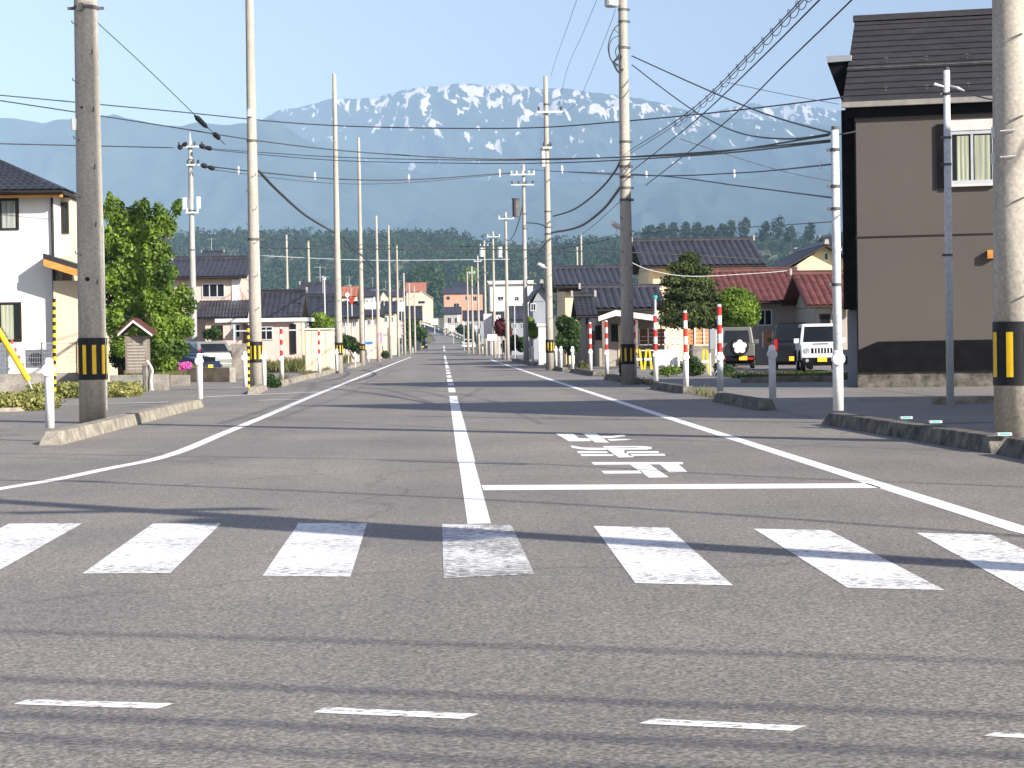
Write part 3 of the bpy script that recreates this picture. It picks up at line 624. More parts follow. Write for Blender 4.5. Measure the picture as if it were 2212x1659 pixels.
def arm(r_, p_, px0, px1, py, nins=3, Y=None, up=.22, ms='insul'):
    a = D(px0, py, p_.y); b = D(px1, py, p_.y); mb = MB(); mb.box((a.x, p_.y-.22, a.z-.04), (b.x, p_.y-.14, a.z+.04)); ob = mb.build('crossarm', 'steel', r_, p_)
    for i in range(nins):
        x = a.x+(b.x-a.x)*(i+.0 if nins == 1 else i/(nins-1)); x = min(max(x, a.x+.06), b.x-.06)
        mb = MB(); mb.tube([(x, p_.y-.18, a.z+.04), (x, p_.y-.18, a.z+.04+up*.4), (x, p_.y-.18, a.z+.04+up*.5), (x, p_.y-.18, a.z+up)], [.03, .07, .04, .06], 8); mb.build('insulator', ms, r_, p_)
arm(r_, p_, 1160, 1215, 243, 2, ms='dsteel'); arm(r_, p_, 1172, 1192, 320, 2, ms='dsteel')
mb = MB(); q = D(1173, 340, p_.y); mb.tube([(q.x, p_.y, q.z-.4), (q.x, p_.y, q.z+.4)], .12, 10); mb.build('transformer', 'steel', r_, p_)
r_, p_, f_ = upole(1137, 786, 'grey pole with two crowded crossarms and a transformer, fourth on the right', top=(1128, 355), d0=.32, m='polegrey', bands=[hz(1130, y, 125) for y in (395, 480, 510)], steps=0); UP['R4'] = p_
arm(r_, p_, 1102, 1155, 378, 5); arm(r_, p_, 1104, 1153, 400, 4, ms='dsteel')
mb = MB(); q = D(1115, 447, p_.y); mb.tube([(q.x, p_.y, q.z-.55), (q.x, p_.y, q.z+.4), (q.x, p_.y, q.z+.48)], [.22, .22, .26], 12); mb.build('transformer', 'dsteel', r_, p_)
for k, (bp, tp, l, arms, tf) in enumerate((((1097, 778), (1092, 458), 'far pole with crossarm, fifth on the right', [(1076, 1110, 473)], None), ((1069, 772), (1066, 500), 'far pole with white transformer, sixth on the right', [(1052, 1080, 512)], (1080, 545)),
        ((1050, 768), (1046, 520), 'far pole with box at its top, seventh on the right', [(1036, 1055, 532)], (1040, 545)), ((1035, 766), (1032, 552), 'distant slim pole, eighth on the right', [(1024, 1040, 565)], None), ((1022, 764.5), (1019, 575), 'distant slim pole, ninth on the right', [(1012, 1026, 590)], None), ((1012, 763.5), (1010, 588), 'distant slim pole, tenth on the right', [], None))):
    r_, p_, f_ = upole(bp[0], bp[1], l, top=tp, d0=.3); UP['R%d' % (k+5)] = p_
    for a in arms: arm(r_, p_, a[0], a[1], a[2], 3)
    if tf:
        q = D(tf[0], tf[1], p_.y); mb = MB(); mb.tube([(q.x, p_.y, q.z-.45), (q.x, p_.y, q.z+.45)], .2, 10); mb.build('transformer', 'insul', r_, p_)
# left wired pole
r_, p_, f_ = upole(420, 800, 'grey pole with spike top, crossarms and cable clamps behind the big tree', top=(414, 318), d0=.36, m='polegrey', Y=100, steps=0, bands=[hz(414, y, 100) for y in (345, 455, 540)]); UP['P0'] = p_
mb = MB(); z = hz(414, 318, 100); mb.tube([(p_.x, p_.y, z), (p_.x, p_.y, z+.25), (p_.x, p_.y, z+.75)], [.09, .07, .008], 8); mb.build('spike', 'steel', r_, p_)
arm(r_, p_, 385, 440, 318, 4, ms='dsteel'); arm(r_, p_, 404, 432, 357, 3, ms='dsteel'); arm(r_, p_, 402, 430, 460, 2)
for px, py in ((400, 440), (430, 438)):
    q = D(px, py, 100); mb = MB(); mb.box((q.x-.09, p_.y-.2, q.z-.28), (q.x+.09, p_.y-.05, q.z+.28)); mb.build('switch_box', 'insul', r_, p_)
# white / galvanised steel poles on the right
def steelpole(px, py, tx, ty, label, lower=None, r=.055):
    p = G(px, py, BH if lower else 0); zb = p.z; H = D(tx, ty, p.y).z; root = empty('steel_pole', p); tag(root, label, 'steel pole')
    mb = MB(); mb.tube([(p.x, p.y, zb), (p.x, p.y, (zb+H)/2), (p.x, p.y, H)], [r*1.05, r, r*.9], 16); mb.build('shaft', 'steel', root, p, smooth=True)
    mb = MB(); mb.tube([(p.x, p.y, H), (p.x, p.y, H+.05)], r*.8, 12); mb.build('cap', 'dsteel', root, p)
    if lower:
        zl = D(px, lower, p.y).z; mb = MB(); mb.tube([(p.x, p.y, zb), (p.x, p.y, zl-.04), (p.x, p.y, zl)], [r+.014, r+.012, r+.004], 16); mb.build('sleeve', 'white', root, p, smooth=True)
        zc = D(px, lower+18, p.y).z; mb = MB(); mb.tube([(p.x, p.y, zc), (p.x, p.y-.1, zc)], .085, 16); mb.tube([(p.x, p.y, zc-.03), (p.x, p.y, zc+.03)], r+.03, 16); mb.build('reflector', 'white', root, p)
    for k, f in enumerate((.93, .8, .72, .45)):
        z = zb+(H-zb)*f; mb = MB(); mb.tube([(p.x, p.y, z-.02), (p.x, p.y, z+.02)], r+.008, 12); mb.box((p.x-r-.05, p.y-.02, z-.02), (p.x-r, p.y+.02, z+.02)); mb.build('steel_band', 'dsteel', root, p)
    return root, p
r_, W1 = steelpole(1811, 887, 1797, 281, 'steel pole with white lower sleeve on the kerb, left of the brown house', 757, .060)
r_, W2 = steelpole(2053, 876, 2045, 152, 'tall bare galvanised pole in front of the brown house window', None, .062)
q2 = D(2058, 190, W2.y)
mb = MB(); mb.tube([(W2.x+.05, W2.y-.04, q2.z+.03), (W2.x+.16, W2.y-.1, q2.z-.02), (W2.x+.26, W2.y-.15, q2.z-.07)], [.012, .035, .012], 8); mb.build('cable_clamp', 'alu', r_, W2)
mb = MB(); mb.tube([(W2.x-.22, W2.y-.05, q2.z+.06), (W2.x-.06, W2.y-.03, q2.z+.02)], [.03, .012], 8); mb.build('cable_clamp', 'alu', r_, W2)
# hidden-from-view pole behind the camera side, its shadow lies on the crossing
r_, p_, f_ = upole(0, 0, 'utility pole just outside the right edge whose shadow lies over the crossing', 8.6, d0=.34, Y=5.2) if False else (None, None, None)
PS = Vector((8.1, 5.2, 0)); root = empty('utility_pole', PS); tag(root, 'utility pole outside the right edge, its shadow lying across the zebra crossing', 'utility pole', 'concrete utility poles along the road')
mb = MB(); mb.tube([PS, PS+Vector((0, 0, 8.3))], [.19, .14], 16); mb.build('shaft', 'pole', root, PS, smooth=True)
mb = MB(); mb.box((PS.x-.9, PS.y-.1, 7.0), (PS.x+.9, PS.y, 7.12)); mb.build('crossarm', 'steel', root, PS)
mb = MB(); mb.tube([(PS.x-.45, PS.y, 5.2), (PS.x-.45, PS.y, 6.3)], .28, 14); mb.build('transformer', 'steel', root, PS)

# ------------------------------------------------------------------ cables
def wire(pts, r, label, sag=0, n=24, m='wire', name='overhead_cable', cat='cable', group='overhead cables'):
    """pts = [(px,py,Y),...] smooth through them"""
    P = [tuple(D(*p)) if not isinstance(p, Vector) else tuple(p) for p in pts]
    if len(P) == 2 and sag:
        a, b = Vector(P[0]), Vector(P[1]); Q = []
        for i in range(n+1):
            t = i/n; q = a.lerp(b, t); q.z -= sag*4*t*(1-t); Q.append(q)
    else: Q = [Vector(q) for q in catmull(P, 8)]
    mb = MB(); mb.tube(Q, r, 5); o = mb.build(name, m, None, Q[0], smooth=True); tag(o, label, cat, group); return o
wire([(-60, 200, 62), (350, 238, 62), (700, 270, 62), (1100, 277, 60), (1345, 262, 57), (1600, 237, 52), (1820, 210, 47)], .018, 'highest long cable crossing the whole street below the peak')
wire([(-60, 208, 58), (300, 263, 58), (560, 304, 58), (760, 327, 60), (1000, 342, 62), (1190, 343, 62), (1500, 333, 50), (1790, 292, 34)], .018, 'cable from the upper left edge sagging down to the white steel pole')
wire([(-60, 309, 100), (200, 315, 100), (375, 319, 100)], .03, 'level cable from the left edge to the spiked pole')
wire([(440, 320, 100), (700, 338, 88), (950, 345, 75), (1190, 345, 60), (1500, 330, 45), (1793, 303, 33)], .016, 'upper dark cable from the spiked pole to the white steel pole')
wire([(440, 322, 100), (700, 345, 88), (950, 352, 75), (1190, 352, 60), (1500, 336, 45), (1793, 306, 33)], .016, 'lower thin cable hugging the dark one from the spiked pole')
wire([(455, 360, 100), (700, 385, 100), (890, 388, 110), (1080, 375, 122), (1105, 374, 124)], .03, 'cable with white tags from the spiked pole to the crossarm pole')
wire([(455, 366, 100), (700, 395, 100), (890, 394, 110), (1080, 377, 122), (1105, 376, 124)], .016, 'thin companion line under the tagged cable, left half')
wire([(1140, 366, 124), (1350, 378, 57), (1585, 374, 45), (1795, 355, 33)], .014, 'tagged line from the crossarm pole to the white steel pole')
wire([(1190, 370, 92), (1400, 378, 57), (1600, 402, 45), (1797, 427, 33)], .014, 'thin line falling from the second right pole to the lower white steel pole')
for i, (px, py, Y, l) in enumerate(((515, 368, 100, 'white cable tag nearest the spiked pole'), (680, 381, 100, 'white cable tag left of the third left pole'), (883, 386, 110, 'white cable tag over the valley left of the crossarm pole'), (1079, 374, 122, 'white cable tag beside the crossarm pole'), (1214, 366, 90, 'white cable tag right of the third right pole'), (1396, 378, 56, 'white cable tag right of the transformer pole'), (1586, 375, 45, 'white cable tag midway to the white steel pole'), (1773, 357, 34, 'white cable tag next to the white steel pole'))):
    q = D(px, py, Y); s = Y/F*9; mb = MB(); mb.tube([(q.x, q.y, q.z-s), (q.x, q.y, q.z-s*.6), (q.x, q.y, q.z+s*.6), (q.x, q.y, q.z+s)], [s*.12, s*.26, s*.26, s*.12], 8); tag(mb.build('cable_tag', 'white', None, q), l, 'cable tag', 'white tags on the cables')
wire([(203, 42, 34), (320, 150, 36), (425, 252, 38), (470, 296, 39), (486, 312, 39.4)], .008, 'thin guy line dropping from the big left pole with two dark insulators')
for a, b, l in (((421, 250), (448, 276), 'upper long dark insulator on the thin guy line'), ((462, 288), (474, 300), 'lower short dark insulator on the thin guy line')):
    p, q = D(a[0], a[1], 38), D(b[0], b[1], 38.6); mb = MB(); mb.tube([p, p.lerp(q, .2), p.lerp(q, .8), q], [.02, .05, .045, .015], 8); tag(mb.build('line_insulator', 'black', None, p), l, 'insulator')
wire([(560, 370, 57), (600, 412, 63), (660, 465, 74), (718, 500, 88), (740, 512, 91)], .045, 'thick drooping cable between the second and third left poles')
wire([(732, 500, 91), (760, 535, 102), (790, 560, 122), (812, 590, 150)], .04, 'thick cable continuing from the third left pole into the distance')
for a, b, l in (((384, 321), (404, 309), 'dark strain insulator at the left end of the spiked pole crossarm'), ((430, 314), (458, 322), 'dark strain insulator right of the spiked pole, upper'), ((434, 356), (464, 365), 'dark strain insulator right of the spiked pole, lower')):
    p, q = D(a[0], a[1], 99.5), D(b[0], b[1], 99.5); mb = MB(); mb.tube([p, p.lerp(q, .1), p.lerp(q, .35), p.lerp(q, .5), p.lerp(q, .65), p.lerp(q, .9), q], [.03, .12, .12, .05, .11, .11, .03], 8); tag(mb.build('line_insulator', 'black', None, p), l, 'insulator')
# bundle from R2 to R1 with spiral, and on to R3
top1 = [(1360, 325, 56.5), (1440, 275, 48), (1520, 215, 40), (1620, 115, 32), (1730, 0, 26.5), (1800, -80, 24)]
wire(top1, .010, 'upper messenger cable carrying the coil, rising to the top right')
wire([(a, b+7, c) for a, b, c in top1], .008, 'lower cable inside the coil, rising to the top right')
Q = [Vector(q) for q in catmull([tuple(D(a, b+3, c)) for a, b, c in top1], 60)]; mb = MB(); hel = []
for i, q in enumerate(Q):
    if i < 70: continue
    t = i*.62; rr = .085; hel.append(q+Vector((math.cos(t)*rr*.6, math.cos(t)*rr*.3, math.sin(t)*rr-.03)))
mb.tube(hel, .006, 4); tag(mb.build('cable_coil', 'wire', None, hel[0]), 'spiral hanger coiled round the cable at the top right', 'cable coil')
wire([(1362, 372, 56), (1500, 262, 42), (1640, 130, 32), (1775, -5, 26)], .012, 'thin line right of the coiled cable, nearest to it')
wire([(1395, 400, 56), (1560, 270, 42), (1700, 135, 32), (1845, -5, 26)], .012, 'thin line furthest right of the coiled cable')
wire([(1348, 322, 57), (1330, 368, 61), (1290, 415, 69), (1240, 452, 80), (1195, 467, 91)], .035, 'upper thick cable curving from the transformer pole to the third right pole')
wire([(1348, 390, 57), (1335, 412, 60), (1300, 455, 68), (1250, 490, 79), (1195, 502, 91)], .045, 'lower thick cable curving from the transformer pole to the third right pole')
wire([(1350, 425, 57), (1290, 480, 70), (1240, 520, 82), (1195, 560, 91)], .01, 'thin line below the two thick curving cables')
wire([(1182, 490, 92), (1160, 483, 105), (1135, 481, 124)], .035, 'thick short cable between the third and fourth right poles')
wire([(1192, 502, 91), (1160, 548, 110), (1137, 545, 124)], .03, 'hanging loop of cable at the fourth right pole')
wire([(1365, 121, 57), (1500, 182, 50), (1650, 245, 42), (1810, 291, 33)], .018, 'upper straight line from the transformer pole down to the white steel pole')
wire([(1365, 140, 57), (1450, 205, 52), (1520, 252, 48), (1600, 288, 42), (1700, 300, 37), (1800, 288, 33)], .016, 'deep sagging line from the transformer pole to the white steel pole')
wire([(1249, -10, 58), (1225, 60, 66), (1200, 130, 82), (1190, 165, 92)], .007, 'faint thin line at the top, left of three')
wire([(1293, -10, 56), (1260, 70, 64), (1225, 150, 80), (1205, 240, 92)], .007, 'faint thin line at the top, middle of three')
wire([(1330, 20, 56), (1300, 100, 62), (1250, 215, 76), (1215, 245, 92)], .007, 'faint thin line at the top, right of three')
wire([(1570, 178, 40), (1700, 205, 44), (1812, 225, 47)], .008, 'short thin service line toward the brown house roof')
wire([(1470, 300, 45), (1590, 340, 46), (1700, 372, 47), (1815, 395, 48)], .008, 'faint service line falling to the brown house wall')
wire([(1200, 540, 130), (1400, 503, 120), (1600, 492, 100), (1812, 478, 80)], .02, 'lowest faint line over the right roofs, rising right')
wire([(560, 513, 120), (740, 527, 120), (960, 532, 120), (1180, 530, 120)], .02, 'thin line in front of the forest edge, upper')
wire([(560, 535, 110), (760, 538, 110), (1000, 538, 110), (1350, 545, 110), (1640, 560, 110)], .03, 'dark level line in front of the forest, lower')
wire([(560, 552, 125), (800, 562, 125), (1100, 560, 125)], .016, 'pale thin line lowest in front of the forest', m='insul')
wire([(2058, 190, 34.5), (2100, 205, 32), (2150, 217, 28), (2230, 235, 24)], .012, 'short line from the bare galvanised pole to the right edge pole')
wire([(1810, 291, 33), (1850, 283, 38), (1880, 270, 46)], .012, 'short service drop from the white steel pole to the brown house')
wire([(1350, 560, 56), (1410, 585, 70), (1500, 597, 82), (1640, 590, 95), (1700, 585, 98)], .014, 'pale service line hanging in front of the pine and red roof', m='steel')
# far cables joining the right hand poles
seq = ['R4', 'R5', 'R6', 'R7', 'R8', 'R9']; hs = [9.3, 8.5, 8.5, 8.5, 8.5, 8.2]
for i in range(len(seq)-1):
    a, b = UP[seq[i]], UP[seq[i+1]]
    wire([Vector((a.x, a.y, hs[i])), Vector((b.x, b.y, hs[i+1]))], .03, 'cable between far right poles, span %s from the crossarm pole' % ['first', 'second', 'third', 'fourth', 'fifth'][i], sag=.8)
# crossing cables overhead, out of view: their shadows lie on the asphalt
def shadow_wire(pts, h, r, label, ext=14):
    P = [G(*p) for p in pts]; P = [Vector((p.x, p.y, 0))+SUN*(h/SUN.z) for p in P]
    a = P[0]+(P[0]-P[1]).normalized()*ext; b = P[-1]+(P[-1]-P[-2]).normalized()*ext; P = [a]+P+[b]
    wire(P, r, label, name='unseen_crossing_cable', group='cables over the crossing seen by their shadows')
shadow_wire([(1400, 947), (1674, 961), (2212, 979)], 7.0, .022, 'unseen cable over the crossing, casting the farthest thin shadow line')
shadow_wire([(300, 985), (1026, 998), (1674, 1032), (2212, 1053)], 6.8, .03, 'unseen cable over the crossing, casting the shadow across the painted letters')
shadow_wire([(0, 1038), (171, 1041), (1074, 1082), (1700, 1122), (2212, 1160)], 6.6, .035, 'unseen cable over the crossing, casting the line just before the zebra')
shadow_wire([(0, 1365), (700, 1385), (1500, 1410), (2212, 1432)], 6.6, .023, 'unseen cable bundle over the crossing, casting the first near shadow band')
shadow_wire([(0, 1468), (700, 1492), (1500, 1524), (2212, 1550)], 6.4, .027, 'unseen cable bundle over the crossing, casting the second near shadow band')
shadow_wire([(0, 1545), (700, 1572), (1500, 1606), (2212, 1635)], 6.2, .027, 'unseen cable bundle over the crossing, casting the third near shadow band')
shadow_wire([(0, 1595), (900, 1640), (2000, 1690)], 6.2, .023, 'unseen cable bundle over the crossing, casting the nearest shadow band')
shadow_wire([(870, 997), (1090, 1003)], 5.0, .06, 'unseen short thick cable joint casting a dark streak on the centre line', ext=.2)

# ------------------------------------------------------------------ houses
class H:
    def __init__(s, name, label, cat, px, Y, yaw=0, z=0, pt=None):
        s.o = Vector((D(px, 700, Y).x, Y, z)) if pt is None else Vector(pt)
        s.u = Vector((math.cos(yaw), -math.sin(yaw), 0)); s.n = Vector((math.sin(yaw), math.cos(yaw), 0))
        s.root = empty(name, s.o); tag(s.root, label, cat)
    def P(s, u, d, z): return s.o+s.u*u+s.n*d+Vector((0, 0, z))
    def uv(s, px, py, d=0):
        r = ray(px, py); o = s.o+s.n*d; t = (o-CAM).dot(s.n)/r.dot(s.n); q = CAM+r*t-s.o
        return q.dot(s.u), q.z
    def box(s, mb, u0, u1, d0, d1, z0, z1, mi=0):
        mb.hexa([s.P(u0, d0, z0), s.P(u1, d0, z0), s.P(u1, d1, z0), s.P(u0, d1, z0), s.P(u0, d0, z1), s.P(u1, d0, z1), s.P(u1, d1, z1), s.P(u0, d1, z1)], mi)
    def bpart(s, name, m, u0, u1, d0, d1, z0, z1, parent=None, bevel=0):
        mb = MB(); s.box(mb, u0, u1, d0, d1, z0, z1); return mb.build(name, m, parent or s.root, s.o, bevel=bevel)
    def pxbox(s, name, m, px0, py0, px1, py1, d0, d1, parent=None):
        pm = (px0+px1)/2; qm = (py0+py1)/2
        u0 = s.uv(px0, qm, d0)[0]; u1 = s.uv(px1, qm, d0)[0]; z1 = s.uv(pm, py0, d0)[1]; z0 = s.uv(pm, py1, d0)[1]
        return s.bpart(name, m, u0, u1, d0, d1, z0, z1, parent)
    def window(s, px0, py0, px1, py1, frame='alu', n=2, d=0, curtain=None, fw=None, label=None):
        pm = (px0+px1)/2; qm = (py0+py1)/2
        u0 = s.uv(px0, qm, d)[0]; u1 = s.uv(px1, qm, d)[0]; z1 = s.uv(pm, py0, d)[1]; z0 = s.uv(pm, py1, d)[1]
        s.win(u0, u1, z0, z1, frame, n, d, curtain, fw)
    def win(s, u0, u1, z0, z1, frame='alu', n=2, d=0, curtain=None, fw=None):
        fw = fw or .06; mb = MB()
        s.box(mb, u0, u1, d-.05, d+.02, z0, z0+fw); s.box(mb, u0, u1, d-.05, d+.02, z1-fw, z1)
        s.box(mb, u0, u0+fw, d-.045, d+.02, z0+fw, z1-fw); s.box(mb, u1-fw, u1, d-.045, d+.02, z0+fw, z1-fw)
        for i in range(1, n):
            x = u0+(u1-u0)*i/n; s.box(mb, x-fw*.4, x+fw*.4, d-.04, d+.02, z0+fw, z1-fw)
        w_ = mb.build('window', frame, s.root, s.o)
        mb = MB(); mb.poly([s.P(u0+fw, d-.012, z0+fw), s.P(u1-fw, d-.012, z0+fw), s.P(u1-fw, d-.012, z1-fw), s.P(u0+fw, d-.012, z1-fw)]); mb.build('pane', 'glass', w_, s.o)
        if curtain:
            mb = MB(); k = 0; ww = u1-u0-2*fw
            for a, b in curtain[1:]:
                N_ = 14; pts = []
                for i in range(N_+1):
                    x = u0+fw+ww*(a+(b-a)*i/N_); pts.append((x, d-.018-.004*(1+math.sin(i*1.3))))
                for i in range(N_): mb.poly([s.P(pts[i][0], pts[i][1], z0+fw), s.P(pts[i+1][0], pts[i+1][1], z0+fw), s.P(pts[i+1][0], pts[i+1][1], z1-fw*1.5), s.P(pts[i][0], pts[i][1], z1-fw*1.5)])
            mb.build('curtain', curtain[0], w_, s.o)
    def wall(s, m, u0, u1, d0, d1, z1, z0=0, name='wall'): return s.bpart(name, m, u0, u1, d0, d1, z0, z1)
    def gable_roof(s, m, u0, u1, d0, d1, ze, zr, axis='u', th=.12, rib=.27, course=.32, amp=.035, wallm=None, ridge='mortar', hipL=0, hipR=0, wu=None, name='roof', rim=None):
        mb = MB()
        def sl(A, B, Cc, Dd):
            n = (B-A).cross(Cc-A).normalized()
            if n.z < 0: n = -n
            nu = max(4, int((B-A).length/rib))*4; nv = max(2, int((Cc-A).length/course))*2; k = len(mb.v)
            for j in range(nv+1):
                t = j/nv
                for i in range(nu+1):
                    a = i/nu; q = A.lerp(B, a).lerp(Cc.lerp(Dd, a), t)
                    q = q+n*((0, .75, 1, .75)[i % 4]*amp+(.022 if j % 2 == 0 else 0)); mb.v.append(tuple(q))
            for j in range(nv):
                for i in range(nu): mb.face([k+j*(nu+1)+i, k+j*(nu+1)+i+1, k+(j+1)*(nu+1)+i+1, k+(j+1)*(nu+1)+i])
            t3 = n*th
            mb.hexa([A-t3, B-t3, Dd-t3, Cc-t3, A-n*.004, B-n*.004, Dd-n*.004, Cc-n*.004], 0)
        if axis == 'u':
            dm = (d0+d1)/2; rl, rr2 = s.P(u0+hipL, dm, zr), s.P(u1-hipR, dm, zr)
            sl(s.P(u0, d0, ze), s.P(u1, d0, ze), rl, rr2); sl(s.P(u1, d1, ze), s.P(u0, d1, ze), rr2, rl)
            if hipL: sl(s.P(u0, d1, ze), s.P(u0, d0, ze), rl, rl)
            if hipR: sl(s.P(u1, d0, ze), s.P(u1, d1, ze), rr2, rr2)
        else:
            um = (u0+u1)/2; rl, rr2 = s.P(um, d0, zr), s.P(um, d1, zr)
            sl(s.P(u0, d1, ze), s.P(u0, d0, ze), rr2, rl); sl(s.P(u1, d0, ze), s.P(u1, d1, ze), rl, rr2)
        ro = mb.build(name, m, s.root, s.o)
        mb = MB(); ax = (rr2-rl).normalized(); sd = Vector((0, 0, 1)).cross(ax).normalized()
        a, b = rl-ax*.02, rr2+ax*.02
        mb.hexa([a-sd*.13, b-sd*.13, b+sd*.13, a+sd*.13]+[q+Vector((0, 0, .13)) for q in (a-sd*.09, b-sd*.09, b+sd*.09, a+sd*.09)])
        mb.hexa([q+Vector((0, 0, .133)) for q in (a-sd*.12, b-sd*.12, b+sd*.12, a+sd*.12)]+[q+Vector((0, 0, .19)) for q in (a-sd*.08, b-sd*.08, b+sd*.08, a+sd*.08)])
        rg_ = mb.build('ridge', m, ro, s.o)
        for e, sg in ((a, -1), (b, 1)):
            mb = MB(); q = e+ax*sg*.06; mb.hexa([q-sd*.14+Vector((0, 0, -.02))-ax*.05, q+sd*.14+Vector((0, 0, -.02))-ax*.05, q+sd*.14+Vector((0, 0, -.02))+ax*.05, q-sd*.14+Vector((0, 0, -.02))+ax*.05]+[r3+Vector((0, 0, .27)) for r3 in (q-sd*.1-ax*.05, q+sd*.1-ax*.05, q+sd*.1+ax*.05, q-sd*.1+ax*.05)])
            mb.build('ridge_end', ridge, ro, s.o)
        if wallm:
            wu0, wu1, wd0, wd1 = wu
            if axis == 'u':
                dm = (wd0+wd1)/2
                for u, e in ((wu0, .1), (wu1-.1, .1)): mb = MB(); mb.prism([s.P(u, wd0, ze-.05), s.P(u, wd1, ze-.05), s.P(u, dm, zr-.15)], s.u*e); mb.build('gable', wallm, s.root, s.o)
            else:
                um = (wu0+wu1)/2
                for d, e in ((wd0, .1), (wd1-.1, .1)): mb = MB(); mb.prism([s.P(wu0, d, ze-.05), s.P(wu1, d, ze-.05), s.P(um, d, zr-.15)], s.n*e); mb.build('gable', wallm, s.root, s.o)
        # gutters
        mb = MB()
        if axis == 'u': mb.tube([s.P(u0, d0-.06, ze-.07), s.P(u1, d0-.06, ze-.07)], .05, 6)
        else:
            mb.tube([s.P(u0-.06, d0, ze-.07), s.P(u0-.06, d1, ze-.07)], .05, 6); mb.tube([s.P(u1+.06, d0, ze-.07), s.P(u1+.06, d1, ze-.07)], .05, 6)
        mb.build('gutter', rim or 'frame', ro, s.o)
        return ro

def simple_house(label, px0, px1, Y, dep, ye, yr, wallm, roofm, axis='u', over=.45, name='house', wins=(), yaw=0, z0=0, hip=0, rib=.27, course=.32, amp=.035, fr='alu', wexc=0):
    h = H(name, label, 'house', px0, Y, yaw, z0)
    w1 = (px1-px0)*Y/F/math.cos(yaw); ze = D((px0+px1)/2, ye, Y-over).z-z0; zr = D((px0+px1)/2, yr, Y+(dep/2 if axis == 'u' else 0)).z-z0
    h.wall(wallm, over, w1-over, 0, dep, ze-.02)
    h.gable_roof(roofm, 0, w1, -over, dep+over, ze, zr, axis, wallm=None if hip else wallm, wu=(over, w1-over, 0, dep), hipL=hip, hipR=hip, rib=rib, course=course, amp=amp)
    for q in wins: h.window(*q[:4], frame=fr, n=q[4] if len(q) > 4 else 2)
    return h, w1, ze, zr

# --- brown house (right)
c0 = G(1853, 838); h = H('brown_house', 'large brown sided two storey house with dark slate roof at the right', 'house', 0, 0, R(16), 0, (c0.x, c0.y, 0))
ue, ze = h.uv(1820, 224, -.2); ur, zr = h.uv(1847, 46, 3.6); UR = 14.5
h.bpart('foundation', 'kerbd', .0, UR, .02, 7.2, 0, .34)  # shade on the foundation painted in with the dark concrete
h.wall('brown', 0, UR, 0, 7.2, ze-.05, .34)
mb = MB(); mb.prism([h.P(.05, 0, ze-.06), h.P(.05, 7.2, ze-.06), h.P(.05, 3.6, zr-.2)], h.u*14.3); mb.build('gable', 'brown', h.root, h.o)
# vertical board lines and storey band
_, zf = h.uv(1853, 513); mb = MB(); h.box(mb, -.005, UR, -.012, .0, zf-.02, zf+.02); mb.build('storey_band', 'frame', h.root, h.o)
for u in (.0, 3.35, 6.7):
    mb = MB(); h.box(mb, u-.004, u+.03, -.006, .0, .36, zf-.03); h.box(mb, u-.004, u+.03, -.006, .0, zf+.03, ze-.4); mb.build('panel_joint', 'trim', h.root, h.o)
mb = MB(); h.box(mb, ue+.05, UR, -.10, -.002, h.uv(1900, 253, 0)[1], ze-.02); mb.build('eave_trim', 'trim', h.root, h.o)
q = [h.uv(*p) for p in ((1854, 808), (1854, 757), (1896, 738))]; q2 = h.uv(2140, 729); zz = q[2][1]; q3 = (UR, q2[1]); mb = MB()
mb.prism([h.P(-.004, -.03, .36), h.P(UR, -.03, .36), h.P(UR, -.03, q3[1]), h.P(q[2][0], -.03, zz), h.P(-.004, -.03, q[1][1])], h.n*.027); mb.build('base_cladding', 'trim', h.root, h.o)
# front roof slope: overlapping slate courses
rf = MB(); uL = (ue+ur)/2; A = h.P(ue, -.2, ze); B = h.P(UR+.3, -.2, ze); Cc = h.P(ur, 3.6, zr); Dd = h.P(UR+.3, 3.6, zr); nrm = (B-A).cross(Cc-A).normalized()
NC = 14
for j in range(NC):
    t0, t1 = j/NC, (j+1)/NC; a0, b0, a1, b1 = A.lerp(Cc, t0), B.lerp(Dd, t0), A.lerp(Cc, t1), B.lerp(Dd, t1)
    rf.hexa([a0-nrm*.02, b0-nrm*.02, b1-nrm*.02, a1-nrm*.02, a0+nrm*.042, b0+nrm*.042, b1+nrm*.015, a1+nrm*.015])
rf.hexa([h.P(ur, 3.6, zr-.1), h.P(UR+.3, 3.6, zr-.1), h.P(UR+.3, 7.7, ze), h.P(ue, 7.7, ze), h.P(ur, 3.6, zr), h.P(UR+.3, 3.6, zr), h.P(UR+.3, 7.7, ze+.1), h.P(ue, 7.7, ze+.1)])
ro = rf.build('roof', 'roofslate', h.root, h.o)
mb = MB(); mb.hexa([h.P(ur-.04, 3.45, zr-.02), h.P(UR+.3, 3.45, zr-.02), h.P(UR+.3, 3.75, zr-.02), h.P(ur-.04, 3.75, zr-.02), h.P(ur-.04, 3.5, zr+.13), h.P(UR+.3, 3.5, zr+.13), h.P(UR+.3, 3.7, zr+.13), h.P(ur-.04, 3.7, zr+.13)]); mb.build('ridge', 'roofslate', ro, h.o)
mb = MB(); mb.hexa([h.P(ue-.02, -.31, ze-.10), h.P(UR+.3, -.31, ze-.10), h.P(UR+.3, -.19, ze-.10), h.P(ue-.02, -.19, ze-.10), h.P(ue-.02, -.33, ze+.02), h.P(UR+.3, -.33, ze+.02), h.P(UR+.3, -.19, ze+.02), h.P(ue-.02, -.19, ze+.02)]); mb.build('gutter', 'mortar', ro, h.o)
for row, off in ((.44, .5), (.10, .7)):
    for k in range(5 if row > .2 else 6):
        u = .75+k*.93+off*.3; q = A.lerp(Cc, row); q = q+h.u*(u)+nrm*.06
        mb = MB(); mb.tube([q, q+nrm*.08+Vector((0, 0, .03))], .018, 6); mb.tube([q+nrm*.08-h.u*.05, q+nrm*.08+h.u*.05], .015, 6); mb.build('snow_stop', 'dsteel', ro, h.o)
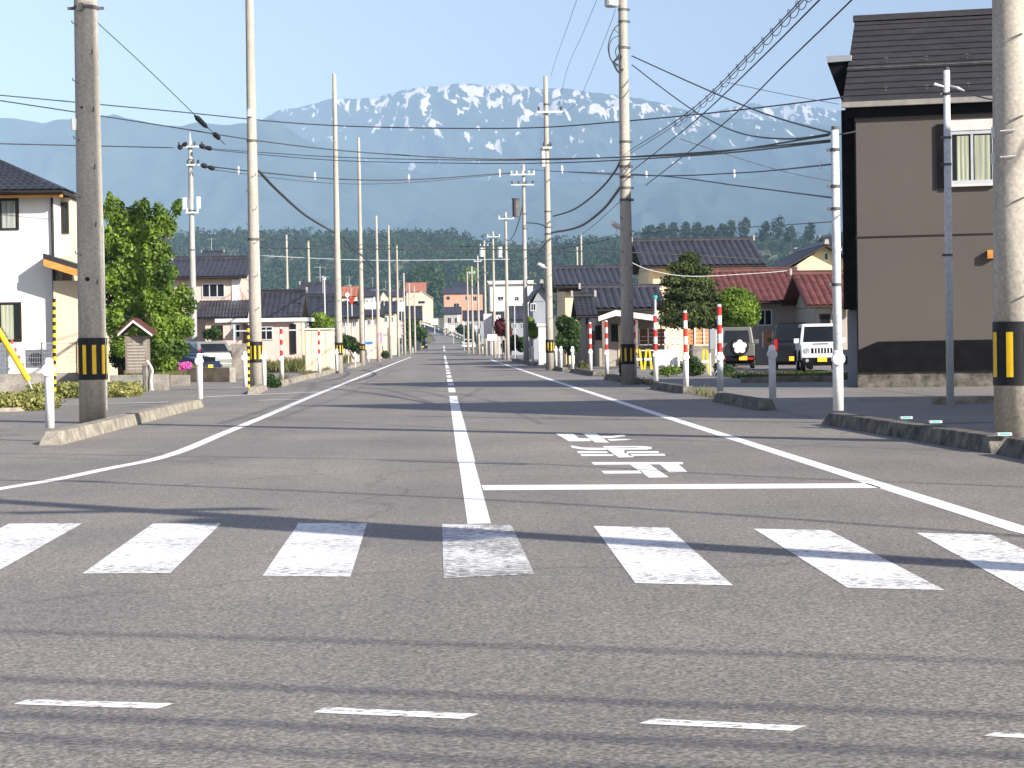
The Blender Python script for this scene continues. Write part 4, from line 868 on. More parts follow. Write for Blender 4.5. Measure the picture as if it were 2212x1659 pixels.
a, b = A.lerp(Cc, .36)+nrm*.1, B.lerp(Dd, .36)+nrm*.1; mb = MB(); mb.tube([a, b], .022, 6); mb.build('snow_rail', 'dsteel', ro, h.o)
# left rear wing and black corner
u0, zt = h.uv(1818, 226, .4); u1, zb = h.uv(1848, 668, .4)
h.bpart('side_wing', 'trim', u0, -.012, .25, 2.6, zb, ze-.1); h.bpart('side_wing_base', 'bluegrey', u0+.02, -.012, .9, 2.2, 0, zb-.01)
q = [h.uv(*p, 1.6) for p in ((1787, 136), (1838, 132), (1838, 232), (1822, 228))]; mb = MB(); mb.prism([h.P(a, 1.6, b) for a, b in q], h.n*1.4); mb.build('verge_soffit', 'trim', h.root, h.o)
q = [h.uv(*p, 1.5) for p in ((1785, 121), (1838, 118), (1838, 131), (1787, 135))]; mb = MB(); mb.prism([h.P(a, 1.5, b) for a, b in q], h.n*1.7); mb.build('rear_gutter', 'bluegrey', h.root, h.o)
h.window(2050, 283, 2150, 396, 'alu', 2, curtain=('curtain', (.12, .42), (.56, .98)), fw=.07)
h.pxbox('shutter_box', 'offwhite', 2048, 258, 2152, 281, -.06, .01); h.pxbox('shutter_case', 'trim', 2024, 268, 2046, 405, -.06, .01); h.pxbox('sill', 'offwhite', 2044, 396, 2152, 402, -.11, .01)
h.pxbox('vent_box', 'orangewood', 2133, 540, 2150, 558, -.15, .01)
h.win(6.2, 7.6, 3.9, 5.0); h.win(6.0, 8.0, .9, 2.1)
# unit beside it
p = G(1830, 826); root = empty('heat_pump', (p.x, p.y, 0)); tag(root, 'pale outdoor unit on a stand at the brown house corner', 'outdoor unit')
q0, q1 = D(1817, 802, p.y), D(1843, 755, p.y)
mb = MB(); mb.box((q0.x, p.y, q0.z), (q1.x, p.y+.35, q1.z)); mb.build('casing', 'offwhite', root, p, bevel=.01)
mb = MB(); mb.tube([(q0.x+.13, p.y-.004, (q0.z+q1.z)/2), (q0.x+.13, p.y-.02, (q0.z+q1.z)/2)], .11, 16); mb.build('fan_grille', 'dsteel', root, p)
for x in (q0.x+.02, q1.x-.06):
    for y in (0, .3): mb = MB(); mb.box((x, p.y+y, 0), (x+.04, p.y+y+.04, q0.z)); mb.build('leg', 'alu', root, p)

# --- houses outside the right edge whose shadows lie on the road
def offhouse(label, x0, x1, y0, y1, ze, zr, axis='u'):
    h = H('house', label, 'house', 0, 0, 0, 0, (x0, y0, 0)); h.wall('creamwall', 0, x1-x0, 0, y1-y0, ze)
    h.gable_roof('rooftile', 0, x1-x0+.2, -.1, y1-y0+.1, ze, zr, axis, wallm='creamwall', wu=(0, x1-x0, 0, y1-y0)); h.win(1, 2.4, 1, 2); h.win(3, 4.4, 1, 2)
OH = [('cream house out of view at right, its gable shadow lying across the road', 13.3, 22, 21.9, 29.0, 7.4, 10.9), ('low cream annex out of view at right beside the shaded pavement', 13.3, 20, 15.7, 21.6, 4.9, 5.6)]
for a in OH: offhouse(*a)

# --- white house (left)
h = H('white_house', 'bright white two storey house with dark tiled roof at the left edge', 'house', -330, 66)
X = lambda px, Y=66: (px+120)*Y/F
ze = D(60, 412, 65.5).z; zr = D(-60, 326, 70).z; uc = h.uv(117, 600)[0]; us_ = h.uv(157, 600, 1.5)[0]
h.wall('whitewall', 0, uc, 0, 7, ze-.1); h.wall('creamwall', uc+.003, us_, 1.4, 7.0, ze-.1, name='side_wall')
h.gable_roof('rooftileb', -.5, us_+.15, -.7, 8, ze, zr, 'u', hipR=3.7, hipL=1)
h.bpart('eave_board', 'orangewood', -.5, us_+.1, -.62, -.5, ze-.22, ze-.14)
h.window(-40, 428, 41, 497, 'frame', 2, curtain=('curtaing', (.55, .95),)); h.window(-50, 653, 47, 738, 'frame', 2, curtain=('curtain', (.55, .85),))
h.window(132, 437, 149, 505, 'frame', 1, d=1.4)
mb = MB(); a = h.uv(113, 425); mb.tube([h.P(a[0], -.08, a[1]), h.P(a[0]+.02, -.08, 0)], .045, 8); mb.build('downpipe', 'frame', h.root, h.o)
# low side wing with orange fascia
ul = h.uv(128, 700, -.4)[0]; ur_ = h.uv(240, 700, -.4)[0]; zl = h.uv(150, 606, -.4)[1]
h.wall('creamwall', uc+.02, ur_, -.3, 1.35, zl, name='annex_wall')
mb = MB(); p0 = h.uv(98, 562, -.5); p1 = h.uv(262, 612, -.5); mb.prism([h.P(p0[0], -.9, p0[1]), h.P(p1[0], -.9, p1[1]), h.P(p1[0], -.9, p1[1]+.16), h.P(p0[0], -.9, p0[1]+.2)], h.n*2.2); mb.build('annex_roof', 'rooftileb', h.root, h.o)
mb = MB(); mb.prism([h.P(p0[0]+.03, -.98, p0[1]-.2), h.P(p1[0], -.98, p1[1]-.2), h.P(p1[0], -.98, p1[1]+.02), h.P(p0[0]+.03, -.98, p0[1]+.02)], h.n*.07); mb.build('annex_fascia', 'orangewood', h.root, h.o)

# --- pink house (left middle)
h, w1, ze, zr = simple_house('pink two storey house with dark tiled roofs behind the second pole', 360, 535, 112, 7, 598, 560, 'pinkwall', 'rooftile', wins=[(436, 612, 486, 643, 3)])
z2 = h.uv(480, 686, -1.5)[1]; z3 = h.uv(480, 650, 0)[1]; u0 = h.uv(426, 670, -1.2)[0]; u1 = h.uv(536, 670, -1.2)[0]
mb = MB(); A, B, Cc, Dd = h.P(u0, -1.6, z2), h.P(u1, -1.6, z2), h.P(u0, -.02, z3), h.P(u1, -.02, z3)
nu = 60; k0 = len(mb.v); n_ = (B-A).cross(Cc-A).normalized()
for j in range(9):
    for i in range(nu+1): mb.v.append(tuple(A.lerp(B, i/nu).lerp(Cc.lerp(Dd, i/nu), j/8)+n_*((0, .7, 1, .7)[i % 4]*.045+(.02 if j % 2 == 0 else 0))))
for j in range(8):
    for i in range(nu): mb.face([j*(nu+1)+i, j*(nu+1)+i+1, (j+1)*(nu+1)+i+1, (j+1)*(nu+1)+i])
mb.hexa([A-n_*.1, B-n_*.1, Dd-n_*.1, Cc-n_*.1, A-n_*.01, B-n_*.01, Dd-n_*.01, Cc-n_*.01]); mb.build('lower_roof', 'rooftile', h.root, h.o)
h.bpart('lower_wall', 'pinkwall', u0+.4, u1-.3, -1.1, -.02, 0, z2-.02); h.bpart('corner_pilaster', 'whitewall', w1-.85, w1-.45, -.06, .0, 2.9, ze-.15)
h.window(458, 703, 482, 735, 'frame', 2, d=-1.1); h.window(500, 700, 520, 730, 'alu', 2, d=-1.1)
h2, w1, ze, zr = simple_house('pink single storey house with dark tiled roof beside the white carport', 540, 652, 110, 6, 686, 632, 'pinkwall', 'rooftile', wins=[(560, 705, 590, 735, 2)])
h2.window(626, 700, 640, 765, 'frame', 1)
# carport
p = D(580, 780, 100); root = empty('carport', (p.x, 100, 0)); tag(root, 'white flat roofed carport in front of the pink houses', 'carport')
a, b = D(476, 694, 100), D(680, 694, 100); mb = MB(); mb.box((a.x, 97.5, a.z-.1), (b.x, 102, a.z+.08)); mb.build('roof', 'offwhite', root, (p.x, 100, 0), bevel=.02)
for px in (506, 660):
    for y in (97.7, 101.8): q = D(px, 700, y); mb = MB(); mb.box((q.x-.05, y-.05, 0), (q.x+.05, y+.05, a.z-.1)); mb.build('post', 'alu', root, (p.x, 100, 0))
mb = MB(); q = D(506, 715, 97.7); q2 = D(650, 715, 97.7); mb.box((q.x, 97.66, q.z-.03), (q2.x, 97.74, q.z+.03)); mb.build('rail', 'alu', root, (p.x, 100, 0))
# cream storage shed
h = H('storage_shed', 'cream metal storage shed right of the carport', 'shed', 658, 92); w_ = (718-658)*92/F; zt = D(690, 712, 92).z
h.bpart('body', 'creamwall', 0, w_, 0, 1.4, .08, zt, bevel=.04)
for k in range(1, 4): h.bpart('door_seam', 'greywall', w_*k/4-.01, w_*k/4+.01, -.012, -.001, .15, zt-.1)
h.bpart('roof', 'offwhite', -.04, w_+.04, -.08, 1.45, zt, zt+.06)

# --- right background houses
h, w1, ze, zr = simple_house('two storey cream house with wide grey ribbed tile roof behind the pine', 1386, 1655, 118, 9, 574, 520, 'yellowwall', 'rooftile', wins=[(1455, 590, 1480, 612, 2), (1600, 583, 1625, 610, 2)], rib=.36, amp=.08, over=.7)
h, w1, ze, zr = simple_house('long dark tiled house with cream wall left of the transformer pole', 1198, 1370, 112, 8, 617, 580, 'yellowwall', 'rooftile', rib=.32, amp=.075, over=.6)
h.bpart('fascia', 'frame', .2, w1-.2, -.45, -.4, ze-.3, ze-.12)
h, w1, ze, zr = simple_house('low tiled house with a white porch behind the transformer pole', 1266, 1440, 98, 6, 667, 622, 'greywall', 'rooftile', rib=.34, amp=.075, over=.5)
h.window(1285, 703, 1310, 735, 'frame', 2); h.window(1320, 700, 1340, 738, 'frame', 2)
mb = MB(); pts = [h.uv(*p, -1.6) for p in ((1292, 684), (1330, 670), (1436, 684), (1436, 696), (1330, 682), (1292, 694))]; mb.prism([h.P(a, -1.8, b) for a, b in pts], h.n*1.7); mb.build('porch_roof', 'offwhite', h.root, h.o)
for px in (1300, 1372, 1425):
    u, _ = h.uv(px, 700, -1.6); h.bpart('porch_post', 'wood', u, u+.12, -1.7, -1.58, 0, h.uv(px, 690, -1.6)[1])
u0, u1 = h.uv(1335, 710)[0], h.uv(1362, 710)[0]; h.bpart('door', 'creamwall', u0, u1, -.05, 0, .1, h.uv(1340, 698)[1])
h, w1, ze, zr = simple_house('small dark tiled outbuilding left of the porch house', 1246, 1290, 94, 4, 682, 640, 'frame', 'rooftileb', over=.4, rib=.3)
h, w1, ze, zr = simple_house('single storey house with red tiled roof behind the parked cars', 1545, 1750, 96, 7, 652, 586, 'greywall', 'roofred', rib=.3, amp=.045, over=.6)
h.window(1636, 668, 1668, 704, 'alu', 2)
h, w1, ze, zr = simple_house('red tiled wing with a recessed entrance beside the brown house', 1738, 1860, 90, 6, 660, 592, 'greywall', 'roofred', rib=.3, amp=.05, over=.6)
h.window(1770, 678, 1794, 710, 'frame', 1); h.window(1800, 674, 1816, 712, 'frame', 1); h.bpart('entrance_lintel', 'creamwall', 1.2, w1-.8, -.06, 0, ze-.35, ze-.1)
h, w1, ze, zr = simple_house('yellow gabled house rising behind the red roof', 1668, 1900, 122, 9, 588, 528, 'yellowwall', 'rooftileb', axis='d', over=.7)
h.window(1779, 545, 1790, 563, 'alu', 1)
h, w1, ze, zr = simple_house('small pale rooftop house behind the gable near the steel pole', 1790, 1830, 220, 8, 528, 512, 'offwhite', 'rooftileb')
h, w1, ze, zr = simple_house('grey gabled house left of the third right pole', 1140, 1202, 150, 8, 650, 612, 'bluegrey', 'rooftile', axis='d', over=.4, wins=[(1146, 655, 1158, 672, 2)])
h, w1, ze, zr = simple_house('large white flat topped building behind the far right poles', 1057, 1156, 300, 10, 614, 609, 'whitewall', 'offwhite', over=.25, wins=[(1075, 640, 1088, 650, 2), (1110, 640, 1122, 650, 2)])
h, w1, ze, zr = simple_house('salmon flat building with windows left of the far right poles', 957, 1046, 760, 14, 634, 622, 'orangewall', 'rooftile', wins=[(964, 640, 972, 648, 1), (1005, 640, 1013, 648, 1), (1020, 640, 1030, 650, 2), (980, 655, 992, 664, 2)])
h, w1, ze, zr = simple_house('dark roofed upper storey above the salmon building', 978, 1012, 800, 10, 624, 610, 'orangewall', 'rooftileb')
h, w1, ze, zr = simple_house('cream gabled house with red trim at the far road bend', 886, 938, 900, 12, 645, 628, 'creamwall', 'creamwall', axis='d', z0=6, wins=[(903, 650, 918, 656, 1)])
h, w1, ze, zr = simple_house('orange roofed house behind the cream gable at the far bend', 877, 922, 960, 12, 630, 611, 'creamwall', 'roofrust', z0=6)
ANT = []
def antenna(h, u, d, z, s=1.0):
    mb = MB(); p = h.P(u, d, z); mb.tube([p, p+Vector((0, 0, 1.6*s))], .02*s, 5)
    for k in range(6): q = p+Vector((-.4*s+.16*s*k, 0, 1.5*s)); mb.tube([q-h.n*.02-Vector((0, 0, .0))-Vector((0, .25*s, 0)), q+Vector((0, .25*s, 0))], .01*s, 4)
    mb.tube([p+Vector((-.5*s, 0, 1.5*s)), p+Vector((.5*s, 0, 1.5*s))], .012*s, 4); mb.build('roof_antenna', 'steel', h.root, h.o)
FH = [('pale house with dark roof far left behind the shed bush', 644, 722, 165, 8, 640, 614, 'creamwall', 'rooftile', 'u'), ('dark roofed house directly behind the cream storage shed', 648, 728, 140, 8, 684, 640, 'greywall', 'rooftileb', 'u'), ('pink walled far house between third and fourth left poles', 728, 782, 150, 8, 686, 656, 'pinkwall', 'rooftileb', 'u'),
      ('pink walled far house right of the fourth left pole', 784, 826, 185, 8, 682, 660, 'pinkwall', 'rooftileb', 'u'), ('tiny white house with grey roof above the dark roofs, between poles four and five', 785, 812, 340, 8, 640, 622, 'whitewall', 'rooftile', 'u'), ('distant house with brown roof left of the fourth left pole', 735, 772, 300, 9, 640, 622, 'creamwall', 'roofrust', 'u'),
      ('distant dark roofed house right of the fifth left pole', 822, 858, 260, 8, 676, 654, 'creamwall', 'rooftileb', 'u'), ('distant dark roofed house before the cream gable', 862, 912, 320, 10, 690, 663, 'greywall', 'rooftileb', 'u'), ('distant cream gable left of the sixth left pole', 820, 842, 420, 8, 640, 626, 'creamwall', 'rooftile', 'd'),
      ('distant pink house above the sixth and seventh left poles', 846, 876, 480, 8, 640, 624, 'pinkwall', 'rooftile', 'u'), ('dark shed roofed house under the cream building at the far right', 1052, 1100, 230, 8, 700, 676, 'greywall', 'rooftileb', 'u'), ('low dark house beside the far right poles', 1000, 1050, 420, 10, 690, 672, 'bluegrey', 'rooftileb', 'u'),
      ('low grey house near the far road end, right side', 958, 998, 640, 10, 678, 664, 'greywall', 'rooftile', 'u'), ('far white house with dark roof behind the big tree', 430, 476, 230, 9, 556, 545, 'whitewall', 'rooftileb', 'u'), ('grey far house behind the fourth and fifth right poles', 1098, 1142, 210, 8, 690, 664, 'bluegrey', 'rooftile', 'u')]
for l, a, b, Y, dep, ye, yr, wm, rm, ax in FH:
    m_ = (a+b)/2; wz = (ye+8, ye+20)
    hh_, w_1, z_e, z_r = simple_house(l, a, b, Y, dep, ye, yr, wm, rm, ax, over=.3, rib=.5, course=.6, amp=.05, wins=[(m_-(b-a)*.28, wz[0], m_-(b-a)*.08, wz[1], 2), (m_+(b-a)*.1, wz[0], m_+(b-a)*.28, wz[1], 2)])
    antenna(hh_, w_1*rnd.uniform(.25, .75), dep*.5, z_r-.1, .8+Y/900)

# ------------------------------------------------------------------ walls, fences, boundary things
def wallrun(name, label, cat, pts, z0, z1, th, m, parts=()):
    root_o = Vector((pts[0][0], pts[0][1], 0)); mb = MB()
    for (a, b) in zip(pts, pts[1:]):
        A, B = Vector((a[0], a[1], 0)), Vector((b[0], b[1], 0)); d = (B-A).normalized(); s = Vector((-d.y, d.x, 0))*th
        mb.hexa([A+Vector((0, 0, z0)), B+Vector((0, 0, z0)), B+s+Vector((0, 0, z0)), A+s+Vector((0, 0, z0)), A+Vector((0, 0, z1)), B+Vector((0, 0, z1)), B+s+Vector((0, 0, z1)), A+s+Vector((0, 0, z1))])
    o = mb.build(name, m, None, root_o, bevel=.01); tag(o, label, cat); return o
def xz(px, Y): return (D(px, 760, Y).x, Y)
wallrun('low_wall', 'low stained concrete wall in front of the white house', 'wall', [xz(-60, 60), xz(195, 60)], 0, .52, .15, 'block')
wallrun('low_wall', 'low stained concrete wall under the little shrine', 'wall', [xz(236, 58), xz(362, 58)], 0, .45, .3, 'block')
wallrun('low_wall', 'pale stone retaining wall in front of the parked hatchback', 'wall', [xz(402, 72), xz(495, 70)], 0, .5, .25, 'block')
wallrun('low_wall', 'short dark stone wall left of the pink flowers', 'wall', [xz(366, 64), xz(408, 64)], 0, .35, .25, 'block')
wallrun('concrete_box', 'square grey concrete box beside the left verge grass', 'concrete box', [xz(500, 78), xz(531, 78)], 0, D(515, 742, 78).z, .5, 'block')
wallrun('dark_wall', 'tall dark stained concrete wall behind the far snow poles', 'wall', [xz(1241, 100), xz(1352, 98), xz(1440, 96)], 0, .98, .15, 'block')
wallrun('block_wall', 'grey block wall under the orange fence', 'wall', [xz(1496, 74), xz(1556, 74)], 0, .98, .15, 'block')
wallrun('low_kerb_wall', 'low concrete border of the parking ground before the cars', 'wall', [xz(1600, 55), xz(1816, 55)], 0, .16, .15, 'kerb')
wallrun('low_kerb_wall', 'short rough kerb beside the bare galvanised pole', 'wall', [g2(2017, 875), g2(2155, 872)], 0, .13, .12, 'kerb')
def fence(name, label, px0, Y0, px1, Y1, z0, z1, m, npost=5, slats=4, gap=.02):
    A = Vector((*xz(px0, Y0), 0)); B = Vector((*xz(px1, Y1), 0)); root = empty(name, A); tag(root, label, 'fence'); d = (B-A).normalized(); s = Vector((-d.y, d.x, 0))*.03
    mb = MB(); hgt = (z1-z0)/slats
    for i in range(slats):
        a, b = z0+hgt*i+gap, z0+hgt*(i+1); mb.hexa([q+Vector((0, 0, a)) for q in (A, B, B+s, A+s)]+[q+Vector((0, 0, b)) for q in (A, B, B+s, A+s)])
    mb.build('slat_panel', m, root, A)
    for i in range(npost):
        q = A.lerp(B, i/(npost-1)); mb = MB(); mb.box((q.x-.03, q.y-.04, z0-.1), (q.x+.03, q.y+.001, z1+.03)); mb.build('post', 'alu' if m != 'steel' else 'steel', root, A)
fence('slat_fence', 'dark brown slatted fence on top of the stained wall', 1244, 99.95, 1352, 98, 1.02, 1.72, 'brownfence', gap=.006)
fence('slat_fence', 'dark brown slatted fence right of the transformer pole', 1362, 97.9, 1440, 96, 1.02, 1.74, 'brownfence', gap=.006)
fence('slat_fence', 'light orange slatted fence behind the two nearest snow poles', 1482, 75, 1560, 75, 1.0, 1.56, 'orangefence')
fence('slat_fence', 'light orange fence between the grey and black cars', 1648, 95, 1690, 95, .9, 1.5, 'orangefence', 3)
# mesh fence in front of the white house
A = Vector((*xz(-60, 61), 0)); B = Vector((*xz(165, 61), 0)); root = empty('mesh_fence', A); tag(root, 'thin wire mesh fence in front of the white house', 'fence')
mb = MB(); z0, z1 = .55, 1.38
for i in range(60): q = A.lerp(B, i/59); mb.tube([(q.x, 61, z0), (q.x, 61, z1)], .003, 4)
for i in range(7): z = z0+(z1-z0)*i/6; mb.tube([(A.x, 61, z), (B.x, 61, z)], .004 if i < 6 else .012, 4)
mb.build('mesh', 'alu', root, A)
for i in range(4): q = A.lerp(B, i/3+.0); mb = MB(); mb.tube([(q.x, 61, .3), (q.x, 61, z1+.03)], .02, 8); mb.build('post', 'dsteel', root, A)
# outdoor unit by the fence
p = Vector((*xz(83, 63), 0)); root = empty('outdoor_unit', p); tag(root, 'beige air conditioner unit behind the mesh fence', 'outdoor unit')
mb = MB(); mb.box((p.x-.4, 63, .65), (p.x+.4, 63.3, 1.2)); mb.build('casing', 'offwhite', root, p, bevel=.02); mb = MB(); mb.tube([(p.x-.08, 62.99, .92), (p.x-.08, 62.97, .92)], .2, 20); mb.build('fan_grille', 'dsteel', root, p)

# shrine
p = Vector((*xz(294, 58.1), 0)); root = empty('wayside_shrine', p); tag(root, 'small grey wooden shrine with red gabled roof under the tree', 'shrine')
s = 58/F; x0, x1 = D(270, 760, 58).x, D(318, 760, 58).x; zb, zt = D(294, 806, 58).z, D(294, 726, 58).z
mb = MB(); mb.box((x0, 58, zb), (x1, 58.6, zt)); mb.build('cabinet', 'wood', root, p, bevel=.01)
mb = MB()
for k in range(9): z = zb+.1+(zt-zb-.25)*k/9; mb.box((x0+.06, 57.985, z), (x1-.06, 57.998, z+.035))
mb.build('slats', 'greywall', root, p)
a, b, c = D(258, 722, 58), D(291, 692, 58), D(332, 722, 58)
for e0, e1 in ((a, b), (b, c)):
    mb = MB(); mb.prism([(e0.x, 57.7, e0.z), (e1.x, 57.7, e1.z), (e1.x, 57.7, e1.z+.07), (e0.x, 57.7, e0.z+.07)], (0, 1.1, 0)); mb.build('roof_panel', 'roofred', root, p)
    dz = Vector((0, 0, -.07)); mb = MB(); mb.prism([(e0.x, 57.66, e0.z-.06), (e1.x, 57.66, e1.z-.06), (e1.x, 57.66, e1.z), (e0.x, 57.66, e0.z)], (0, .06, 0)); mb.build('barge_board', 'offwhite', root, p)
p = Vector((*xz(322, 57), 0)); mb = MB(); mb.tube([(p.x-.08, 57, .0), (p.x-.08, 57, .72)], .11, 8); mb.tube(catmull([(p.x-.05, 56.9, .85), (p.x+.1, 56.85, .6), (p.x+.06, 56.85, .3), (p.x+.1, 56.8, .03)], 5), .03, 6, mi=1)
tag(mb.build('stone_post', ['block', 'offwhite'], None, p), 'rough stone post with a pale hose beside the shrine', 'post')

# guy guards and steel pole (left)
def striped(name, label, a, b, r, n, ms=('yellow', 'black'), cat='guy guard'):
    mb = MB(); A, B = Vector(a), Vector(b); pts = [A.lerp(B, i/n) for i in range(n+1)]; mb.tube(pts, r, 10, mis=[i % 2 for i in range(n)]); o = mb.build(name, list(ms), None, A); tag(o, label, cat)
a, b = G(118, 862), None; b = D(117, 645, a.y); striped('guy_guard', 'upright yellow and black striped guard beside the nearest left bollard', a, b, .04, 26)
p = G(132, 832); root = empty('street_lamp', p); tag(root, 'slim steel pole with slanted panel lamp before the white house', 'street lamp')
mb = MB(); t = D(126, 562, p.y); mb.tube([p, (p.x, p.y, t.z*.55), (t.x, p.y, t.z)], [.075, .07, .055], 12); mb.build('shaft', 'steel', root, p, smooth=True)
a, b = D(103, 552, p.y), D(142, 582, p.y); mb = MB(); mb.prism([(a.x, p.y-.1, a.z), (b.x, p.y-.1, b.z), (b.x, p.y-.1, b.z+.08), (a.x, p.y-.1, a.z+.08)], (0, .3, 0)); mb.build('lamp_panel', 'alu', root, p, bevel=.01)
a = D(97, 597, p.y); mb = MB(); mb.tube([(a.x, p.y, a.z), (a.x+.18, p.y, a.z-.05), (t.x, p.y, a.z-.03)], [.03, .05, .03], 8); mb.build('lamp_head', 'white', root, p)
mb = MB(); a, b = G(121, 850), D(122, 385, 52); mb.tube([D(118, 850, 52), D(119, 690, 52)], .035, 8); tag(mb.build('guy_guard', 'yellow', None, D(118, 850, 52)), 'plain yellow upright guard right of the striped one', 'guy guard')
mb = MB(); mb.tube([D(-12, 700, 50), D(62, 822, 50)], .07, 12); o = mb.build('guy_guard', 'yellow', None, D(62, 822, 50)); tag(o, 'thick slanting yellow guy guard at the left edge', 'guy guard')
mb = MB(); mb.tube([D(62, 822, 50), D(72, 848, 50)], .015, 6); tag(mb.build('guy_rod', 'steel', None, D(72, 848, 50)), 'short steel rod below the slanting yellow guard', 'guy rod')
P_, Q_ = D(48, 845, 54), D(20, 700, 54); striped('guy_guard', 'thin slanting red and white striped guy guard by the window', D(55, 800, 57), D(24, 735, 57), .03, 8, ('white', 'red'))
a = G(537, 838, .1); striped('guy_guard', 'upright striped guard left of the second left pole', a, D(536, 702, a.y), .035, 18, ('yellow', 'black'))
# hedges, shrubs
def hedge(name, label, cat, x0, x1, y0, y1, hgt, n, size, m, seed, z0=0):
    bl = []; k = max(1, int((x1-x0)/.35)); 
    for i in range(k+1):
        for j in range(max(1, int((y1-y0)/.35))+1):
            bl.append((x0+(x1-x0)*i/max(1, k), y0+(y1-y0)*j/max(1, int((y1-y0)/.35)), z0+hgt*.5, .3, .3, hgt*.55))
    root = empty(name, ((x0+x1)/2, y0, z0)); tag(root, label, cat); leafobj('foliage', leaves(bl, n, size, seed, .6), m, root, root.location)
    mb = MB()
    for i in range(5): x = x0+(x1-x0)*(i+.5)/5; mb.tube([(x, y0+.1, z0), (x+.02, y0+.1, z0+hgt*.6)], .02, 5)
    mb.build('stems', 'bark', root, root.location)
a, b = G(78, 862), G(292, 856); hedge('hedge', 'low yellow green hedge behind the big left pole', 'hedge', a.x, b.x, 50.2, 51.2, .36, 9000, .035, 'leafy', 3)
a, b = G(-80, 892), G(48, 892); hedge('hedge', 'low yellow green hedge patch cut by the left edge', 'hedge', a.x, b.x, 40.2, 41.6, .33, 8000, .035, 'leafy', 4)
kerb((G(-60, 905).x, 39.2), (G(-60, 905).x+.01, 39.9), -1, 'thin dark kerb below the left edge hedge', h=.08) if False else None
wallrun('low_kerb_wall', 'thin dark kerb below the hedge at the left edge', 'wall', [(G(-90, 903).x, 39.6), (G(58, 888).x, 40.0)], 0, .08, .12, 'kerb')
# big tree left
Y = 60
BT = [(245, 455, 22, 30), (268, 478, 30, 28), (306, 462, 24, 28), (312, 500, 40, 28), (345, 470, 22, 24), (362, 490, 20, 22), (381, 452, 11, 16), (240, 520, 26, 32), (285, 540, 40, 34), (335, 545, 36, 30), (250, 600, 34, 34), (300, 598, 44, 34), (350, 590, 32, 28), (300, 650, 52, 34), (352, 648, 42, 34), (398, 640, 22, 28), (414, 660, 12, 16), (250, 690, 26, 38), (318, 705, 48, 36), (376, 696, 36, 36), (404, 706, 16, 24), (345, 752, 40, 34), (388, 752, 22, 24), (360, 785, 26, 18), (262, 745, 25, 26), (236, 432, 8, 16), (314, 440, 10, 12), (340, 446, 8, 11), (386, 440, 7, 10), (262, 446, 8, 12)]
bl_ = blob_px(BT, Y)
root = empty('leafy_tree', (D(318, 800, Y).x, Y, 0)); tag(root, 'big bright green leafy tree behind the thick left pole', 'tree')
leafobj('crown', leaves(bl_, 27000, .055, 11, .4), 'leaf', root, root.location)
mb = MB(); o = root.location
mb.tube([o, o+Vector((.03, 0, 1.6)), o+Vector((-.1, 0, 3.2)), D(312, 450, Y)], [.13, .1, .07, .02], 8)
for i, b in enumerate(bl_):
    q = Vector(b[:3]); s_ = o+Vector((0, 0, max(.6, q.z*.55))); mb.tube([s_, s_.lerp(q, .5), q], [.045, .03, .01], 6)
mb.build('trunk', 'bark', root, o)
tree('leafy_tree', 'darker green lower tree filling in behind the shrine', 'tree', (D(262, 800, 62).x, 62, 0), blob_px([(236, 560, 25, 60), (240, 660, 26, 60), (262, 770, 26, 26), (330, 780, 30, 24)], 62), 9000, .05, 'leafd', .1, seed=12)
tree('flowering_shrub', 'pink flowering shrub left of the parked dark car', 'shrub', (D(398, 812, 66).x, 66, 0), blob_px([(392, 792, 12, 9), (405, 790, 9, 8)], 66), 1500, .03, 'pinkfl', .02, seed=13)
tree('shrub', 'small dark bush before the pink house wall', 'shrub', (D(460, 770, 90).x, 90, 0), blob_px([(452, 722, 14, 12), (466, 718, 12, 12)], 90), 1500, .05, 'leafd', .03, seed=14)
tree('round_bush', 'bright green round bush above the storage shed', 'bush', (D(690, 770, 100).x, 100, 0), blob_px([(690, 697, 22, 20), (708, 702, 20, 18)], 100), 3500, .07, 'leaf', .05, seed=15)
tree('shrub', 'dark low shrub at the foot of the second left pole', 'shrub', (G(588, 838).x, G(588, 838).y, 0), blob_px([(583, 822, 14, 14), (595, 828, 12, 10)], G(588, 838).y), 1800, .035, 'leafd', .02, seed=16)
# pine on the right
bp = blob_px([(1490, 562, 24, 18), (1470, 578, 31, 13), (1508, 585, 31, 13), (1462, 608, 36, 16), (1505, 612, 41, 16), (1480, 635, 51, 16), (1522, 640, 39, 18), (1455, 662, 36, 23), (1500, 668, 51, 23), (1540, 672, 34, 23), (1470, 690, 51, 20), (1525, 692, 41, 18)], 88)
tree('pine_tree', 'cloud pruned dark pine in front of the grey ribbed roof', 'tree', (D(1492, 780, 88).x, 88, 0), bp, 26000, .06, 'leafp', .12, seed=21, shell=.35)
tree('round_tree', 'dense round clipped green tree beside the pine', 'tree', (D(1588, 780, 88).x, 88, 0), blob_px([(1590, 664, 46, 40), (1565, 680, 30, 26), (1612, 676, 28, 30), (1590, 640, 30, 18)], 88), 15000, .055, 'leaf', .12, seed=22)
tree('shrub', 'dark leafy shrub left of the porch house', 'shrub', (D(1228, 780, 86).x, 86, 0), blob_px([(1218, 700, 16, 18), (1234, 710, 20, 24), (1215, 735, 14, 20), (1236, 745, 16, 22)], 86), 6000, .06, 'leafd', .06, seed=23)
tree('shrub', 'dark green shrub at the base of the white posts, right', 'shrub', (D(1497, 790, 66).x, 66, 0), blob_px([(1496, 782, 16, 14), (1510, 796, 14, 14), (1484, 796, 14, 12), (1498, 802, 20, 10)], 66), 2500, .035, 'leafd', .03, seed=24)
tree('shrub', 'low sunlit shrub in front of the white sheet barrier', 'shrub', (D(1440, 795, 66).x, 66, 0), blob_px([(1440, 802, 18, 9), (1458, 800, 16, 9), (1418, 806, 14, 6)], 66), 2000, .03, 'leaf', .02, seed=25)
